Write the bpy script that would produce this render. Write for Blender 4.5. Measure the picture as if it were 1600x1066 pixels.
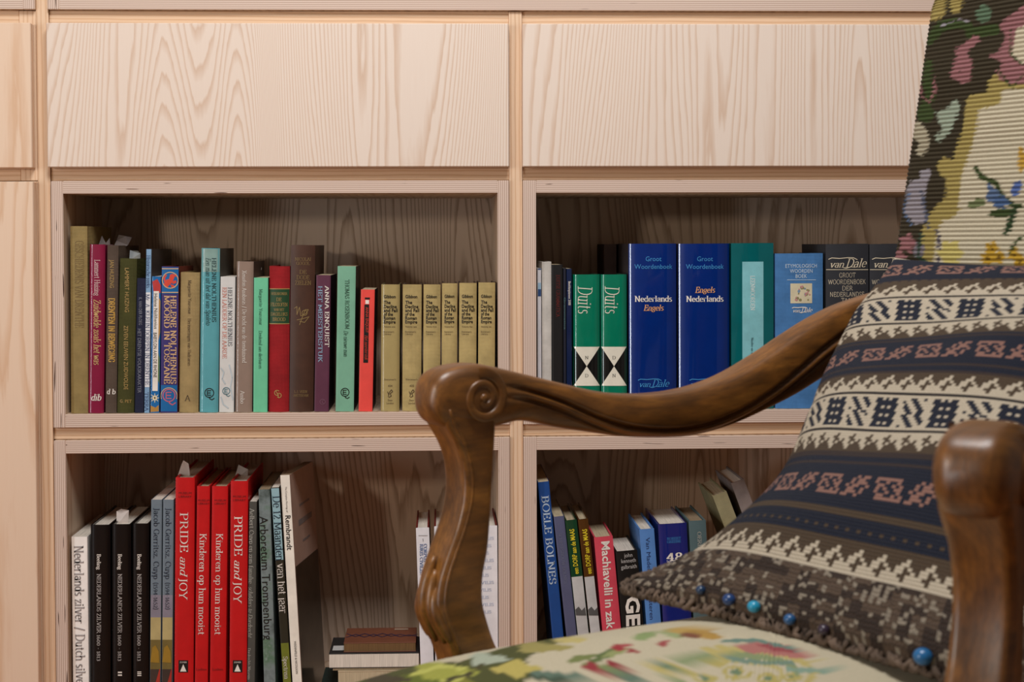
import bpy, bmesh, math, random
import numpy as np
from mathutils import Vector, Matrix
from mathutils.bvhtree import BVHTree

for o in list(bpy.data.objects):
    bpy.data.objects.remove(o)
random.seed(4)
SC = bpy.context.scene
COL = SC.collection

# ------------------------------------------------------------------ camera
F = 2500.0                                   # focal length in pixels of the 1600 px wide frame
YAW, PIT, ROL = (math.radians(a) for a in (2.09, 1.73, -0.1737))
SX, SY = -21.74, -74.376
CAM = Vector((0, -2.5, 0.80))
FW = Vector((math.sin(YAW)*math.cos(PIT), math.cos(YAW)*math.cos(PIT), -math.sin(PIT)))
_rt = Vector((math.cos(YAW), -math.sin(YAW), 0)); _up = _rt.cross(FW)
RT = _rt*math.cos(ROL) + _up*math.sin(ROL)
UP = _up*math.cos(ROL) - _rt*math.sin(ROL)
cd = bpy.data.cameras.new('camera'); cam = bpy.data.objects.new('camera', cd); COL.objects.link(cam)
cam.matrix_world = Matrix(((RT.x, UP.x, -FW.x, CAM.x), (RT.y, UP.y, -FW.y, CAM.y), (RT.z, UP.z, -FW.z, CAM.z), (0, 0, 0, 1)))
cd.sensor_width = 36; cd.lens = 36*F/1600
cd.shift_x = -SX/1600; cd.shift_y = SY/1600
cd.clip_start = 0.05
cd.dof.use_dof = True; cd.dof.focus_distance = 2.5; cd.dof.aperture_fstop = 11
SC.camera = cam

# ------------------------------------------------------------------ world, lights, exposure
SC.view_settings.view_transform = 'Standard'; SC.view_settings.look = 'None'
SC.view_settings.gamma = 1; SC.view_settings.use_curve_mapping = False
SC.view_settings.exposure = 0.0
w = bpy.data.worlds.new('room_air'); SC.world = w; w.use_nodes = True
w.node_tree.nodes['Background'].inputs[0].default_value = (1.0, 0.86, 0.72, 1)
w.node_tree.nodes['Background'].inputs[1].default_value = 0.12

def area(name, loc, target, sx, sy, power, col):
    l = bpy.data.lights.new(name, 'AREA'); l.shape = 'RECTANGLE'; l.size = sx; l.size_y = sy
    l.energy = power; l.color = col
    o = bpy.data.objects.new(name, l); COL.objects.link(o); o.location = loc
    o.rotation_euler = (Vector(target)-Vector(loc)).to_track_quat('-Z', 'Y').to_euler()
    return o
area('window_light', (-3.3, -2.6, 1.05), (0.2, 0.0, 0.75), 0.26, 1.9, 38, (0.90, 0.95, 1.0))
area('ceiling_lamp_light', (0.05, -1.45, 2.45), (0.05, 0.0, 0.75), 0.8, 0.7, 40, (1.0, 0.98, 0.96))
area('shelf_fill_light', (-1.35, -2.1, 1.15), (0.0, 0.0, 0.7), 0.14, 0.14, 7.5, (1.0, 0.84, 0.66))  # unseen warm fill added from the left to brighten the shelf backs

# ------------------------------------------------------------------ pixel helpers
def ray(px, py):
    return FW + RT*((px-800-SX)/F) - UP*((py-533-SY)/F)
def pix(px, py, y=0.0):
    d = ray(px, py); return CAM + d*((y-CAM.y)/d.y)
def project(p):
    q = p-CAM; d = q.dot(FW)
    return 800+SX+F*q.dot(RT)/d, 533+SY-F*q.dot(UP)/d

# ------------------------------------------------------------------ materials
def lin(c):
    r = []
    for v in c[:3]:
        v /= 255.0
        r.append(v/12.92 if v <= 0.04045 else ((v+0.055)/1.055)**2.4)
    return (*r, 1.0)
class NT:
    def __init__(s, name):
        s.m = bpy.data.materials.new(name); s.m.use_nodes = True
        s.t = s.m.node_tree; s.b = s.t.nodes['Principled BSDF']
    def n(s, kind, **kw):
        x = s.t.nodes.new(kind)
        for k, v in kw.items(): setattr(x, k, v)
        return x
    def l(s, a, b): s.t.links.new(a, b)
    def val(s, sock, v):
        if hasattr(v, 'is_output') or hasattr(v, 'links') and not isinstance(v, (int, float, tuple)): s.l(v, sock)
        else: sock.default_value = v
    def math(s, op, a, b=0.0, c=0.0):
        x = s.n('ShaderNodeMath', operation=op)
        for i, v in enumerate((a, b, c)): s.val(x.inputs[i], v)
        return x.outputs[0]
    def mix(s, f, a, b, mode='MIX'):
        x = s.n('ShaderNodeMix', data_type='RGBA', blend_type=mode)
        s.val(x.inputs[0], f); s.val(x.inputs[6], a); s.val(x.inputs[7], b)
        return x.outputs[2]
    def noise(s, vec, scale, detail=2, rough=0.5, dist=0.0):
        x = s.n('ShaderNodeTexNoise'); s.l(vec, x.inputs['Vector'])
        x.inputs['Scale'].default_value = scale; x.inputs['Detail'].default_value = detail
        x.inputs['Roughness'].default_value = rough; x.inputs['Distortion'].default_value = dist
        return x.outputs[0]
    def mapping(s, vec, scale=(1, 1, 1)):
        x = s.n('ShaderNodeMapping'); s.l(vec, x.inputs['Vector']); x.inputs['Scale'].default_value = scale
        return x.outputs[0]
    def ramp(s, f, stops):
        x = s.n('ShaderNodeValToRGB'); e = x.color_ramp.elements
        while len(e) < len(stops): e.new(0.5)
        for i, (p, c) in enumerate(stops): e[i].position = p; e[i].color = c
        s.l(f, x.inputs[0]); return x.outputs[0]
    def bump(s, h, strength=0.3, dist=0.001):
        x = s.n('ShaderNodeBump'); s.l(h, x.inputs['Height'])
        x.inputs['Strength'].default_value = strength; x.inputs['Distance'].default_value = dist
        s.l(x.outputs[0], s.b.inputs['Normal'])
    def coords(s, rnd=True):
        tc = s.n('ShaderNodeTexCoord').outputs['Object']
        if not rnd: return tc
        oi = s.n('ShaderNodeObjectInfo').outputs['Random']
        add = s.n('ShaderNodeVectorMath', operation='ADD'); s.l(tc, add.inputs[0])
        cx = s.n('ShaderNodeCombineXYZ')
        for i, k in enumerate((31.0, 17.0, 23.0)): s.l(s.math('MULTIPLY', oi, k), cx.inputs[i])
        s.l(cx.outputs[0], add.inputs[1]); return add.outputs[0]

_cache = {}
def flat(name, rgb, rough=0.55, coat=0.0, vary=0.06, weave=0.0, spec=0.4):
    key = (name, rgb, rough, coat)
    if key in _cache: return _cache[key]
    k = NT(name); c = k.coords()
    n = k.noise(c, 38, 4, 0.6)
    base = lin(rgb)
    lo = tuple(max(0, v*(1-vary*2)) for v in base[:3])+(1,); hi = tuple(min(1, v*(1+vary*2)) for v in base[:3])+(1,)
    k.l(k.ramp(n, [(0.3, lo), (0.7, hi)]), k.b.inputs['Base Color'])
    k.b.inputs['Roughness'].default_value = rough; k.b.inputs['Specular IOR Level'].default_value = spec
    if coat:
        k.b.inputs['Coat Weight'].default_value = coat; k.b.inputs['Coat Roughness'].default_value = 0.06
    if weave:
        sep = k.n('ShaderNodeSeparateXYZ'); k.l(c, sep.inputs[0])
        h = k.math('ADD', k.math('SINE', k.math('MULTIPLY', sep.outputs[0], 5200.0)), k.math('SINE', k.math('MULTIPLY', sep.outputs[2], 5200.0)))
        k.bump(h, weave, 0.0004)
    _cache[key] = k.m; return k.m
def cloth(name, rgb): return flat(name, rgb, 0.75, 0, 0.08, 0.35, 0.25)
def gloss(name, rgb): return flat(name, rgb, 0.35, 1.0, 0.03, 0.0, 0.15)
def paper(name, rgb): return flat(name, rgb, 0.5, 0.0, 0.04)

def veneer(name, light, mid, dark, freq=58.0, amp=15.0, axis=2, rough=0.5, spec=0.3):
    k = NT(name); c = k.coords()
    sc = [1.0, 1.0, 1.0]; sc[axis] = 0.085
    st = k.mapping(c, tuple(sc))
    n = k.noise(st, 5.6, 1.5, 0.35, 0.15)
    n5 = k.noise(st, 70, 3, 0.6)
    sep = k.n('ShaderNodeSeparateXYZ'); k.l(c, sep.inputs[0])
    across = sep.outputs[0 if axis == 2 else 2]
    h = k.math('ADD', k.math('ADD', k.math('MULTIPLY', n, amp), k.math('MULTIPLY', n5, 0.9)), k.math('MULTIPLY', across, freq))
    fr = k.math('FRACT', h)
    ring = k.ramp(fr, [(0.0, lin(light)), (0.50, lin(light)), (0.88, lin(dark)), (1.0, lin(light))])
    sc2 = [1.0, 1.0, 1.0]; sc2[axis] = 0.03
    fib = k.noise(k.mapping(c, tuple(sc2)), 520, 3, 0.6)
    big = k.noise(st, 2.1, 1)
    col = k.mix(k.math('MULTIPLY', fib, 0.45), ring, lin(mid))
    col = k.mix(k.math('MULTIPLY', big, 0.35), col, lin(mid))
    k.l(col, k.b.inputs['Base Color']); k.b.inputs['Roughness'].default_value = rough
    k.b.inputs['Specular IOR Level'].default_value = spec
    k.bump(fib, 0.12, 0.0004); return k.m

def plyedge(name, axis):                       # axis: direction across the layers (0 = x, 2 = z)
    k = NT(name); c = k.coords(False); cr = k.coords()
    sep = k.n('ShaderNodeSeparateXYZ'); k.l(c, sep.inputs[0])
    sc = [1.0, 1.0, 1.0]; sc[2-axis] = 0.05
    st = k.mapping(cr, tuple(sc)); wob = k.noise(st, 60, 2)
    ph = k.math('ADD', k.math('MULTIPLY', sep.outputs[axis], 2*math.pi*340), k.math('MULTIPLY', wob, 2.2))
    s = k.math('ADD', k.math('MULTIPLY', k.math('SINE', ph), 0.5), 0.5)
    col = k.ramp(s, [(0.0, lin((172, 146, 132))), (0.45, lin((200, 176, 160))), (1.0, lin((224, 206, 194)))])
    sc3 = [1.0, 1.0, 1.0]; sc3[2-axis] = 0.1; sc3[axis] = 2.2
    v = k.noise(k.mapping(cr, tuple(sc3)), 150, 1)
    hole = k.ramp(v, [(0.0, (0, 0, 0, 1)), (0.745, (0, 0, 0, 1)), (0.765, (1, 1, 1, 1))])
    col = k.mix(hole, col, lin((70, 45, 32)))
    k.l(col, k.b.inputs['Base Color']); k.b.inputs['Roughness'].default_value = 0.6
    k.b.inputs['Specular IOR Level'].default_value = 0.2; k.bump(s, 0.15, 0.0004); return k.m

M_VEN = veneer('ash_veneer', (228, 214, 202), (219, 199, 183), (201, 171, 147), 90, 62)
M_VENL = veneer('ash_veneer_warm', (228, 204, 182), (222, 190, 162), (208, 170, 138), 16, 30)
M_BACK = veneer('shelf_back_veneer', (212, 192, 174), (200, 178, 158), (140, 114, 92), 70, 60)
M_IN = veneer('shelf_inner_veneer', (214, 190, 166), (200, 172, 146), (176, 142, 114), 60, 8)
M_RAIL = veneer('pine_rail', (224, 194, 164), (212, 176, 142), (190, 148, 112), 150, 6, 0)
M_STILE = veneer('pine_stile', (226, 198, 170), (216, 182, 150), (196, 156, 122), 150, 6, 2)
M_PLYH = plyedge('plywood_edge_flat', 2); M_PLYV = plyedge('plywood_edge_upright', 0)
M_FLOOR = veneer('oak_floor', (178, 116, 66), (170, 106, 58), (140, 84, 44), 40, 10, 0)

# ------------------------------------------------------------------ object helpers
def link(o, parent=None):
    COL.objects.link(o)
    if parent: o.parent = parent
    return o
def tag(o, label=None, cat=None, group=None, kind=None):
    if label: o['label'] = label
    if cat: o['category'] = cat
    if group: o['group'] = group
    if kind: o['kind'] = kind
    return o
def empty(name, loc, label, cat, group=None, rot=None):
    o = bpy.data.objects.new(name, None); o.empty_display_size = 0.05; o.location = loc
    if rot: o.rotation_euler = rot
    link(o); return tag(o, label, cat, group)
def mesh(name, verts, faces, mats, parent=None, smooth=False, fm=None, angle=None):
    me = bpy.data.meshes.new(name); me.from_pydata([tuple(v) for v in verts], [], faces); me.update()
    for m in (mats if isinstance(mats, (list, tuple)) else [mats]): me.materials.append(m)
    if fm: me.polygons.foreach_set('material_index', fm)
    if smooth: me.polygons.foreach_set('use_smooth', [True]*len(me.polygons))
    if angle is not None: me.set_sharp_from_angle(angle=math.radians(angle))
    return link(bpy.data.objects.new(name, me), parent)
def board(name, x0, x1, y0, y1, z0, z1, mat, parent=None, front=None, bev=0.0008):
    """a board as its own object, centred on itself; front = material of the face toward the room"""
    cx, cy, cz = (x0+x1)/2, (y0+y1)/2, (z0+z1)/2
    bm = bmesh.new(); bmesh.ops.create_cube(bm, size=1.0)
    for v in bm.verts: v.co = Vector((v.co.x*(x1-x0), v.co.y*(y1-y0), v.co.z*(z1-z0)))
    if bev: bmesh.ops.bevel(bm, geom=bm.edges[:], offset=bev, segments=1, affect='EDGES')
    me = bpy.data.meshes.new(name)
    bm.normal_update()
    for f in bm.faces: f.material_index = 1 if (front and f.normal.y < -0.6) else 0
    bm.to_mesh(me); bm.free(); me.materials.append(mat)
    if front: me.materials.append(front)
    o = bpy.data.objects.new(name, me); link(o, parent)
    off = parent.location if parent else Vector((0, 0, 0))
    o.location = Vector((cx, cy, cz))-off
    return o

# ------------------------------------------------------------------ the room and the built-in bookcase
fl = board('floor', -3.5, 3.5, -4.2, 0.40, -0.03, 0.0, M_FLOOR, bev=0); tag(fl, kind='structure')
M_WALL = flat('plaster', (214, 204, 192), 0.9, 0, 0.03)
wl = board('wall_back', -3.5, 3.5, 0.36, 0.40, 0.0, 2.6, M_WALL, bev=0); tag(wl, kind='structure')

T = 0.0195
XL0, XL1, XL2, XL3 = -0.5997, -0.5815, 0.0910, 0.1090      # left column: outer, inner, inner, outer
XR0, XR1, XR2, XR3 = 0.1304, 0.1512, 0.8237, 0.8425
ZU0, ZU1, ZU2, ZU3 = 0.9010, 0.8814, 0.5394, 0.5183        # upper row: outer top, inner top, inner bottom, outer bottom
ZD0, ZD1, ZD2, ZD3 = 0.4987, 0.4778, 0.0750, 0.0555
ZT, ZP1, ZP0 = 1.1653, 1.1430, 0.9218                      # underside of the top box, drawer fronts top and bottom
DB = 0.285
def shelf_box(x0, x1, x2, x3, z0, z1, z2, z3, label, flip=False):
    r = empty('shelf_box', ((x0+x3)/2, DB/2, z3), label, 'shelf', 'open plywood shelf boxes')
    board('side_board', x0, x1, 0, DB, z3, z0, M_IN, r, M_PLYV)
    board('side_board', x2, x3, 0, DB, z3, z0, M_IN, r, M_PLYV)
    board('top_board', x1, x2, 0, DB, z1, z0, M_IN, r, M_PLYH)
    board('bottom_board', x1, x2, 0, DB, z3, z2, M_IN, r, M_PLYH)
    board('back_board', x0, x3, DB, DB+0.008, z3, z0, M_BACK, r)
    return r
shelf_box(XL0, XL1, XL2, XL3, ZU0, ZU1, ZU2, ZU3, 'pale plywood shelf box holding the six-volume tan set')
shelf_box(XR0, XR1, XR2, XR3, ZU0, ZU1, ZU2, ZU3, 'pale plywood shelf box holding the large blue dictionaries')
shelf_box(XL0, XL1, XL2, XL3, ZD0, ZD1, ZD2, ZD3, 'pale plywood shelf box holding the red and black art books')
shelf_box(XR0, XR1, XR2, XR3, ZD0, ZD1, ZD2, ZD3, 'pale plywood shelf box holding small leaning books behind the armchair')
# long box along the top edge and its left neighbour
r = empty('shelf_box', (0.12, DB/2, ZT), 'long plywood shelf box running above the drawer fronts', 'shelf', 'open plywood shelf boxes')
board('side_board', XL0-0.002, XL1-0.002, 0, DB, ZT, ZT+0.36, M_IN, r, M_PLYV)
board('side_board', XR2, XR3, 0, DB, ZT, ZT+0.36, M_IN, r, M_PLYV)
board('bottom_board', XL1-0.002, XR2, 0, DB, ZT, ZT+T, M_IN, r, M_PLYH)
board('top_board', XL1-0.002, XR2, 0, DB, ZT+0.36-T, ZT+0.36, M_IN, r, M_PLYH)
board('back_board', XL0-0.002, XR3, DB, DB+0.008, ZT, ZT+0.36, M_BACK, r)
r = empty('shelf_box', (-0.97, DB/2, ZT), 'plywood shelf box cut off at the top left corner', 'shelf', 'open plywood shelf boxes')
board('side_board', -0.6395, -0.6215, 0, DB, ZT, ZT+0.36, M_IN, r, M_PLYV)
board('side_board', -1.30, -1.282, 0, DB, ZT, ZT+0.36, M_IN, r, M_PLYV)
board('bottom_board', -1.282, -0.6395, 0, DB, ZT, ZT+T, M_IN, r, M_PLYH)
board('top_board', -1.282, -0.6395, 0, DB, ZT+0.36-T, ZT+0.36, M_IN, r, M_PLYH)
board('back_board', -1.30, -0.6215, DB, DB+0.008, ZT, ZT+0.36, M_BACK, r)

# carcass: upright stiles and cross rails set back between the boxes
r = empty('cabinet_frame', (0.1, 0.15, 0.0), 'pine frame strips set back between the shelf boxes and drawers', 'cabinet')
for a, b in ((-0.6213, -0.6020), (0.1094, 0.1300), (0.8429, 0.8640), (-1.325, -1.303)):
    board('stile', a, b, 0.006, 0.27 if a != -0.6213 else 0.0094, 0.0, ZT+0.38 if a < -0.5 or a > 0.5 else ZT-0.001, M_STILE, r)
board('filler', -0.648, -0.6025, 0.0095, 0.27, ZU0+0.001, ZT-0.001, M_STILE, r)
board('filler', -0.648, -0.6025, 0.0095, 0.27, 0.0, ZU0, M_STILE, r)
for a, b in ((-1.303, -0.6480), (-0.6020, 0.1094), (0.1300, 0.8429)):
    board('rail', a, b, 0.010, 0.27, ZP1-0.03, ZT-0.0005, M_RAIL, r)
    board('rail', a, b, 0.010, 0.27, ZU0+0.0006, ZP0+0.03, M_RAIL, r)
for a, b in ((-0.6020, 0.1094), (0.1300, 0.8429)):
    board('rail', a, b, 0.010, 0.27, ZD0+0.0006, ZU3-0.0006, M_RAIL, r)
    board('plinth', a, b, 0.030, 0.27, 0.0, ZD3-0.0006, M_RAIL, r)
board('plinth', -1.303, -0.6485, 0.030, 0.27, 0.0, 0.05, M_RAIL, r)

def drawer(x0, x1, z0, z1, mat, label):
    e = empty('drawer', ((x0+x1)/2, 0.1, z0), label, 'drawer', 'flat handleless drawers above the shelf boxes')
    board('drawer_front', x0, x1, -0.012, 0.0085, z0, z1, mat, e, bev=0.0012)
    board('drawer_box', x0+0.03, x1-0.035, 0.0085, 0.26, z0+0.035, z1-0.035, M_IN, e)
drawer(-0.6015, 0.1085, ZP0, ZP1, M_VEN, 'wide pale ash drawer front above the tan book set')
drawer(0.1300, 0.8405, ZP0, ZP1, M_VEN, 'wide pale ash drawer front beside the tall armchair back')
drawer(-1.30, -0.6250, ZP0-0.001, ZP1, M_VENL, 'narrow visible ash drawer front at the left picture edge')
e = empty('tall_cabinet', (-0.96, 0.1, 0.05), 'tall ash cabinet with a plain door at the left picture edge', 'cabinet')
board('door', -1.30, -0.6240, -0.012, 0.0085, 0.055, ZU0-0.001, M_VENL, e, bev=0.0012)
board('cabinet_body', -1.295, -0.65, 0.0085, 0.26, 0.055, ZU0-0.002, M_IN, e)

# ------------------------------------------------------------------ lettering
XH = 0.66
def _arc(cx, cy, rx, ry, a0, a1):
    n = max(4, int(abs(a1-a0)/24))
    return [(cx+rx*math.cos(math.radians(a0+(a1-a0)*i/n)), cy+ry*math.sin(math.radians(a0+(a1-a0)*i/n))) for i in range(n+1)]
GL = {
'A': (.80, 'l .06 0 .4 1 .74 0|l .2 .35 .6 .35|s .06 0|s .74 0'),
'B': (.72, 'l .15 0 .15 1 .35 1|a .35 .76 .22 .24 90 -90|l .15 .52 .35 .52|a .37 .26 .26 .26 90 -90|l .15 0 .37 0|s .12 0|s .12 1'),
'C': (.82, 'a .46 .5 .38 .5 48 312|l .72 .9 .72 .68'),
'D': (.86, 'l .15 0 .15 1 .38 1|a .38 .5 .4 .5 90 -90|l .15 0 .38 0|s .1 0|s .1 1'),
'E': (.70, 'l .15 0 .15 1|l .15 1 .58 1 .58 .78|l .15 .52 .48 .52|l .48 .62 .48 .42|l .15 0 .62 0 .62 .22|s .1 0|s .1 1'),
'F': (.64, 'l .15 0 .15 1|l .15 1 .58 1 .58 .78|l .15 .52 .48 .52|s .15 0|s .1 1'),
'G': (.86, 'a .46 .5 .38 .5 48 320|l .74 .03 .74 .42|s .74 .42|l .72 .9 .72 .68'),
'H': (.86, 'l .15 0 .15 1|l .71 0 .71 1|l .15 .5 .71 .5|s .15 0|s .15 1|s .71 0|s .71 1'),
'I': (.38, 'l .19 0 .19 1|s .19 0|s .19 1'),
'J': (.48, 'l .32 1 .32 .1|a .16 .1 .16 .22 0 -110|s .32 1'),
'K': (.80, 'l .15 0 .15 1|l .66 1 .16 .45|l .32 .6 .7 0|s .15 0|s .15 1|s .68 0|s .64 1'),
'L': (.66, 'l .15 0 .15 1|l .15 0 .6 0 .6 .24|s .15 1|s .1 0'),
'M': (1.0, 'l .12 0 .14 1 .5 .1 .86 1 .88 0|s .12 0|s .1 1|s .9 1|s .88 0'),
'N': (.88, 'l .15 0 .15 1 .72 0 .72 1|s .15 0|s .1 1|s .72 1'),
'O': (.88, 'a .44 .5 .37 .5 0 360'),
'P': (.68, 'l .15 0 .15 1 .35 1|a .35 .73 .26 .27 90 -90|l .15 .46 .35 .46|s .15 0|s .1 1'),
'Q': (.88, 'a .44 .5 .37 .5 0 360|l .48 .1 .8 -.2'),
'R': (.78, 'l .15 0 .15 1 .35 1|a .35 .74 .25 .26 90 -90|l .15 .48 .35 .48|l .4 .48 .72 0|s .15 0|s .1 1|s .72 0'),
'S': (.64, 'a .32 .75 .22 .25 40 270|a .32 .25 .25 .25 90 -140|l .52 .95 .52 .76|l .1 .05 .1 .24'),
'T': (.80, 'l .4 0 .4 1|l .05 .8 .05 1 .75 1 .75 .8|s .4 0'),
'U': (.86, 'l .15 1 .15 .32|a .43 .32 .28 .32 180 360|l .71 .32 .71 1|s .15 1|s .71 1'),
'V': (.80, 'l .06 1 .4 0 .74 1|s .06 1|s .74 1'),
'W': (1.1, 'l .05 1 .3 0 .55 .92 .8 0 1.05 1|s .05 1|s 1.05 1'),
'X': (.80, 'l .1 1 .7 0|l .7 1 .1 0|s .1 0|s .7 0|s .1 1|s .7 1'),
'Y': (.80, 'l .06 1 .4 .45 .74 1|l .4 .45 .4 0|s .4 0|s .06 1|s .74 1'),
'Z': (.72, 'l .1 .8 .1 1 .62 1 .08 0 .66 0 .66 .22'),
'a': (.56, 'a .27 .46 .18 .2 0 160|l .45 .46 .45 0 .52 0|a .26 .19 .19 .19 0 360'),
'b': (.62, 'l .12 0 .12 1|a .34 .33 .22 .33 0 360|s .08 1'),
'c': (.52, 'a .3 .33 .23 .33 45 315'),
'd': (.62, 'l .5 0 .5 1|a .28 .33 .22 .33 0 360|s .46 1|s .54 0'),
'e': (.56, 'a .29 .33 .23 .33 0 318|l .07 .35 .52 .35'),
'f': (.38, 'l .16 0 .16 .8|a .32 .8 .16 .2 180 50|l .04 .64 .34 .64|s .16 0'),
'g': (.58, 'a .27 .42 .2 .24 0 360|l .4 .6 .55 .64|a .28 -.06 .22 .18 95 450'),
'h': (.64, 'l .12 0 .12 1|a .32 .42 .2 .24 170 0|l .52 .42 .52 0|s .08 1|s .12 0|s .52 0'),
'i': (.30, 'l .15 0 .15 .64|a .15 .88 .03 .03 0 360|s .11 .64|s .15 0'),
'j': (.30, 'l .18 .64 .18 -.1|a .06 -.1 .12 .18 0 -100|a .18 .88 .03 .03 0 360'),
'k': (.60, 'l .12 0 .12 1|l .5 .64 .14 .3|l .26 .4 .54 0|s .08 1|s .12 0|s .54 0|s .48 .64'),
'l': (.30, 'l .15 0 .15 1|s .11 1|s .15 0'),
'm': (.96, 'l .12 0 .12 .64|a .3 .42 .18 .24 170 0|l .48 .42 .48 0|a .66 .42 .18 .24 170 0|l .84 .42 .84 0|s .08 .64|s .12 0|s .48 0|s .84 0'),
'n': (.64, 'l .12 0 .12 .64|a .32 .42 .2 .24 170 0|l .52 .42 .52 0|s .08 .64|s .12 0|s .52 0'),
'o': (.60, 'a .3 .33 .23 .33 0 360'),
'p': (.62, 'l .12 -.3 .12 .64|a .34 .33 .22 .33 0 360|s .08 .64|s .12 -.3'),
'q': (.62, 'l .5 -.3 .5 .64|a .28 .33 .22 .33 0 360|s .5 -.3'),
'r': (.46, 'l .13 0 .13 .64|a .32 .42 .19 .23 170 50|s .09 .64|s .13 0'),
's': (.48, 'a .24 .49 .15 .17 35 270|a .24 .165 .17 .165 90 -140'),
't': (.38, 'l .16 .86 .16 .14|a .28 .14 .12 .15 180 310|l .04 .64 .34 .64'),
'u': (.64, 'l .12 .64 .12 .22|a .31 .22 .19 .22 180 360|l .5 .64 .5 0|s .08 .64|s .46 .64|s .54 0'),
'v': (.58, 'l .06 .64 .29 0 .52 .64|s .06 .64|s .52 .64'),
'w': (.84, 'l .05 .64 .24 0 .42 .6 .6 0 .79 .64|s .05 .64|s .79 .64'),
'x': (.58, 'l .08 .64 .5 0|l .5 .64 .08 0|s .08 0|s .5 0'),
'y': (.58, 'l .06 .64 .3 0|l .52 .64 .22 -.28 .08 -.26|s .06 .64|s .52 .64'),
'z': (.52, 'l .08 .5 .08 .64 .44 .64 .06 0 .48 0 .48 .16'),
'0': (.60, 'a .3 .4 .22 .4 0 360'), '1': (.40, 'l .08 .66 .2 .8 .2 0|s .2 0'),
'2': (.58, 'a .28 .58 .2 .22 160 -20|l .47 .52 .08 0 .5 0 .5 .12'),
'3': (.56, 'a .26 .6 .18 .2 150 -90|a .26 .2 .22 .2 90 -150'),
'4': (.62, 'l .42 0 .42 .84 .06 .26 .56 .26|s .42 0'), '5': (.56, 'l .46 .8 .14 .8 .12 .46|a .26 .24 .22 .26 110 -150'),
'6': (.60, 'a .3 .24 .2 .24 0 360|a .42 .3 .32 .52 105 180'),
'8': (.62, 'a .31 .62 .18 .2 0 360|a .31 .21 .23 .21 0 360'), '9': (.60, 'a .3 .56 .2 .24 0 360|a .18 .5 .32 .52 -75 0'),
'.': (.28, 'a .14 .04 .04 .04 0 360'), ',': (.28, 'a .14 .04 .04 .04 0 360|l .17 .02 .1 -.16'), '-': (.40, 'l .06 .34 .34 .34'),
'/': (.50, 'l .08 -.15 .42 1.05'), '(': (.36, 'a .4 .45 .26 .65 110 250'), ')': (.36, 'a -.04 .45 .26 .65 -70 70'),
"'": (.22, 'l .11 1 .09 .76'), '&': (.8, 'a .34 .78 .16 .2 -60 250|a .3 .26 .24 .26 110 330|l .24 .62 .72 0'), ' ': (.32, ''),
}
def ribbon(pts, a, b):
    out = []
    for (x0, y0), (x1, y1) in zip(pts[:-1], pts[1:]):
        dx, dy = x1-x0, y1-y0; L = math.hypot(dx, dy)
        if L < 1e-6: continue
        nx, ny = -dy/L, dx/L
        q = math.hypot(a*nx, b*ny); ox, oy = a*a*nx/q, b*b*ny/q
        ex, ey = dx/L*min(a, b)*0.3, dy/L*min(a, b)*0.3
        out.append([(x0-ox-ex, y0-oy-ey), (x1-ox+ex, y1-oy+ey), (x1+ox+ex, y1+oy+ey), (x0+ox-ex, y0+oy-ey)])
    return out
def serif_text(s, thick=0.065, thin=0.024, track=0.05, shear=0.0, serifs=True):
    polys = []; x = 0.0
    for ch in s:
        wd, d = GL.get(ch, GL['o'])
        for tok in filter(None, d.split('|')):
            t = tok.split(); v = [float(q) for q in t[1:]]
            if t[0] == 'l': ps = ribbon(list(zip(v[0::2], v[1::2])), thick, thin)
            elif t[0] == 'a': ps = ribbon(_arc(*v), thick, thin)
            else:
                if not serifs: continue
                ps = [[(v[0]-.14, v[1]-.022), (v[0]+.14, v[1]-.022), (v[0]+.14, v[1]+.022), (v[0]-.14, v[1]+.022)]]
            for p in ps: polys.append([(x+q[0]+shear*q[1], q[1]) for q in p])
        x += wd+track
    return polys, x-track
_sans = {}
def sans_text(s, bold=0.0, shear=0.0):
    key = (s, bold, shear)
    if key in _sans: return _sans[key]
    c = bpy.data.curves.new('lettering_source', 'FONT'); c.body = s; c.resolution_u = 2; c.fill_mode = 'FRONT'
    c.offset = bold; c.shear = shear
    o = bpy.data.objects.new('lettering_source', c)
    me = bpy.data.meshes.new_from_object(o)
    k = 1/0.70
    polys = [[(me.vertices[i].co.x*k, me.vertices[i].co.y*k) for i in p.vertices] for p in me.polygons]
    xs = [q[0] for p in polys for q in p] or [0, 1]
    bpy.data.objects.remove(o); bpy.data.curves.remove(c); bpy.data.meshes.remove(me)
    x0 = min(xs); r = ([[(q[0]-x0, q[1]) for q in p] for p in polys], max(xs)-x0)
    _sans[key] = r; return r

# ------------------------------------------------------------------ books
def page_mat(name, rgb):
    k = NT(name); c = k.coords(); sep = k.n('ShaderNodeSeparateXYZ'); k.l(c, sep.inputs[0])
    n = k.noise(k.mapping(c, (1, 0.02, 0.02)), 900, 2, 0.7)
    b = lin(rgb); d = tuple(v*0.72 for v in b[:3])+(1,)
    k.l(k.ramp(n, [(0.3, d), (0.6, b)]), k.b.inputs['Base Color'])
    k.b.inputs['Roughness'].default_value = 0.85; k.b.inputs['Specular IOR Level'].default_value = 0.1
    k.bump(n, 0.4, 0.0005); return k.m
PG_W = page_mat('white_pages', (226, 218, 206)); PG_C = page_mat('cream_pages', (198, 182, 152)); PG_G = page_mat('aged_pages', (150, 132, 108))

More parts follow.
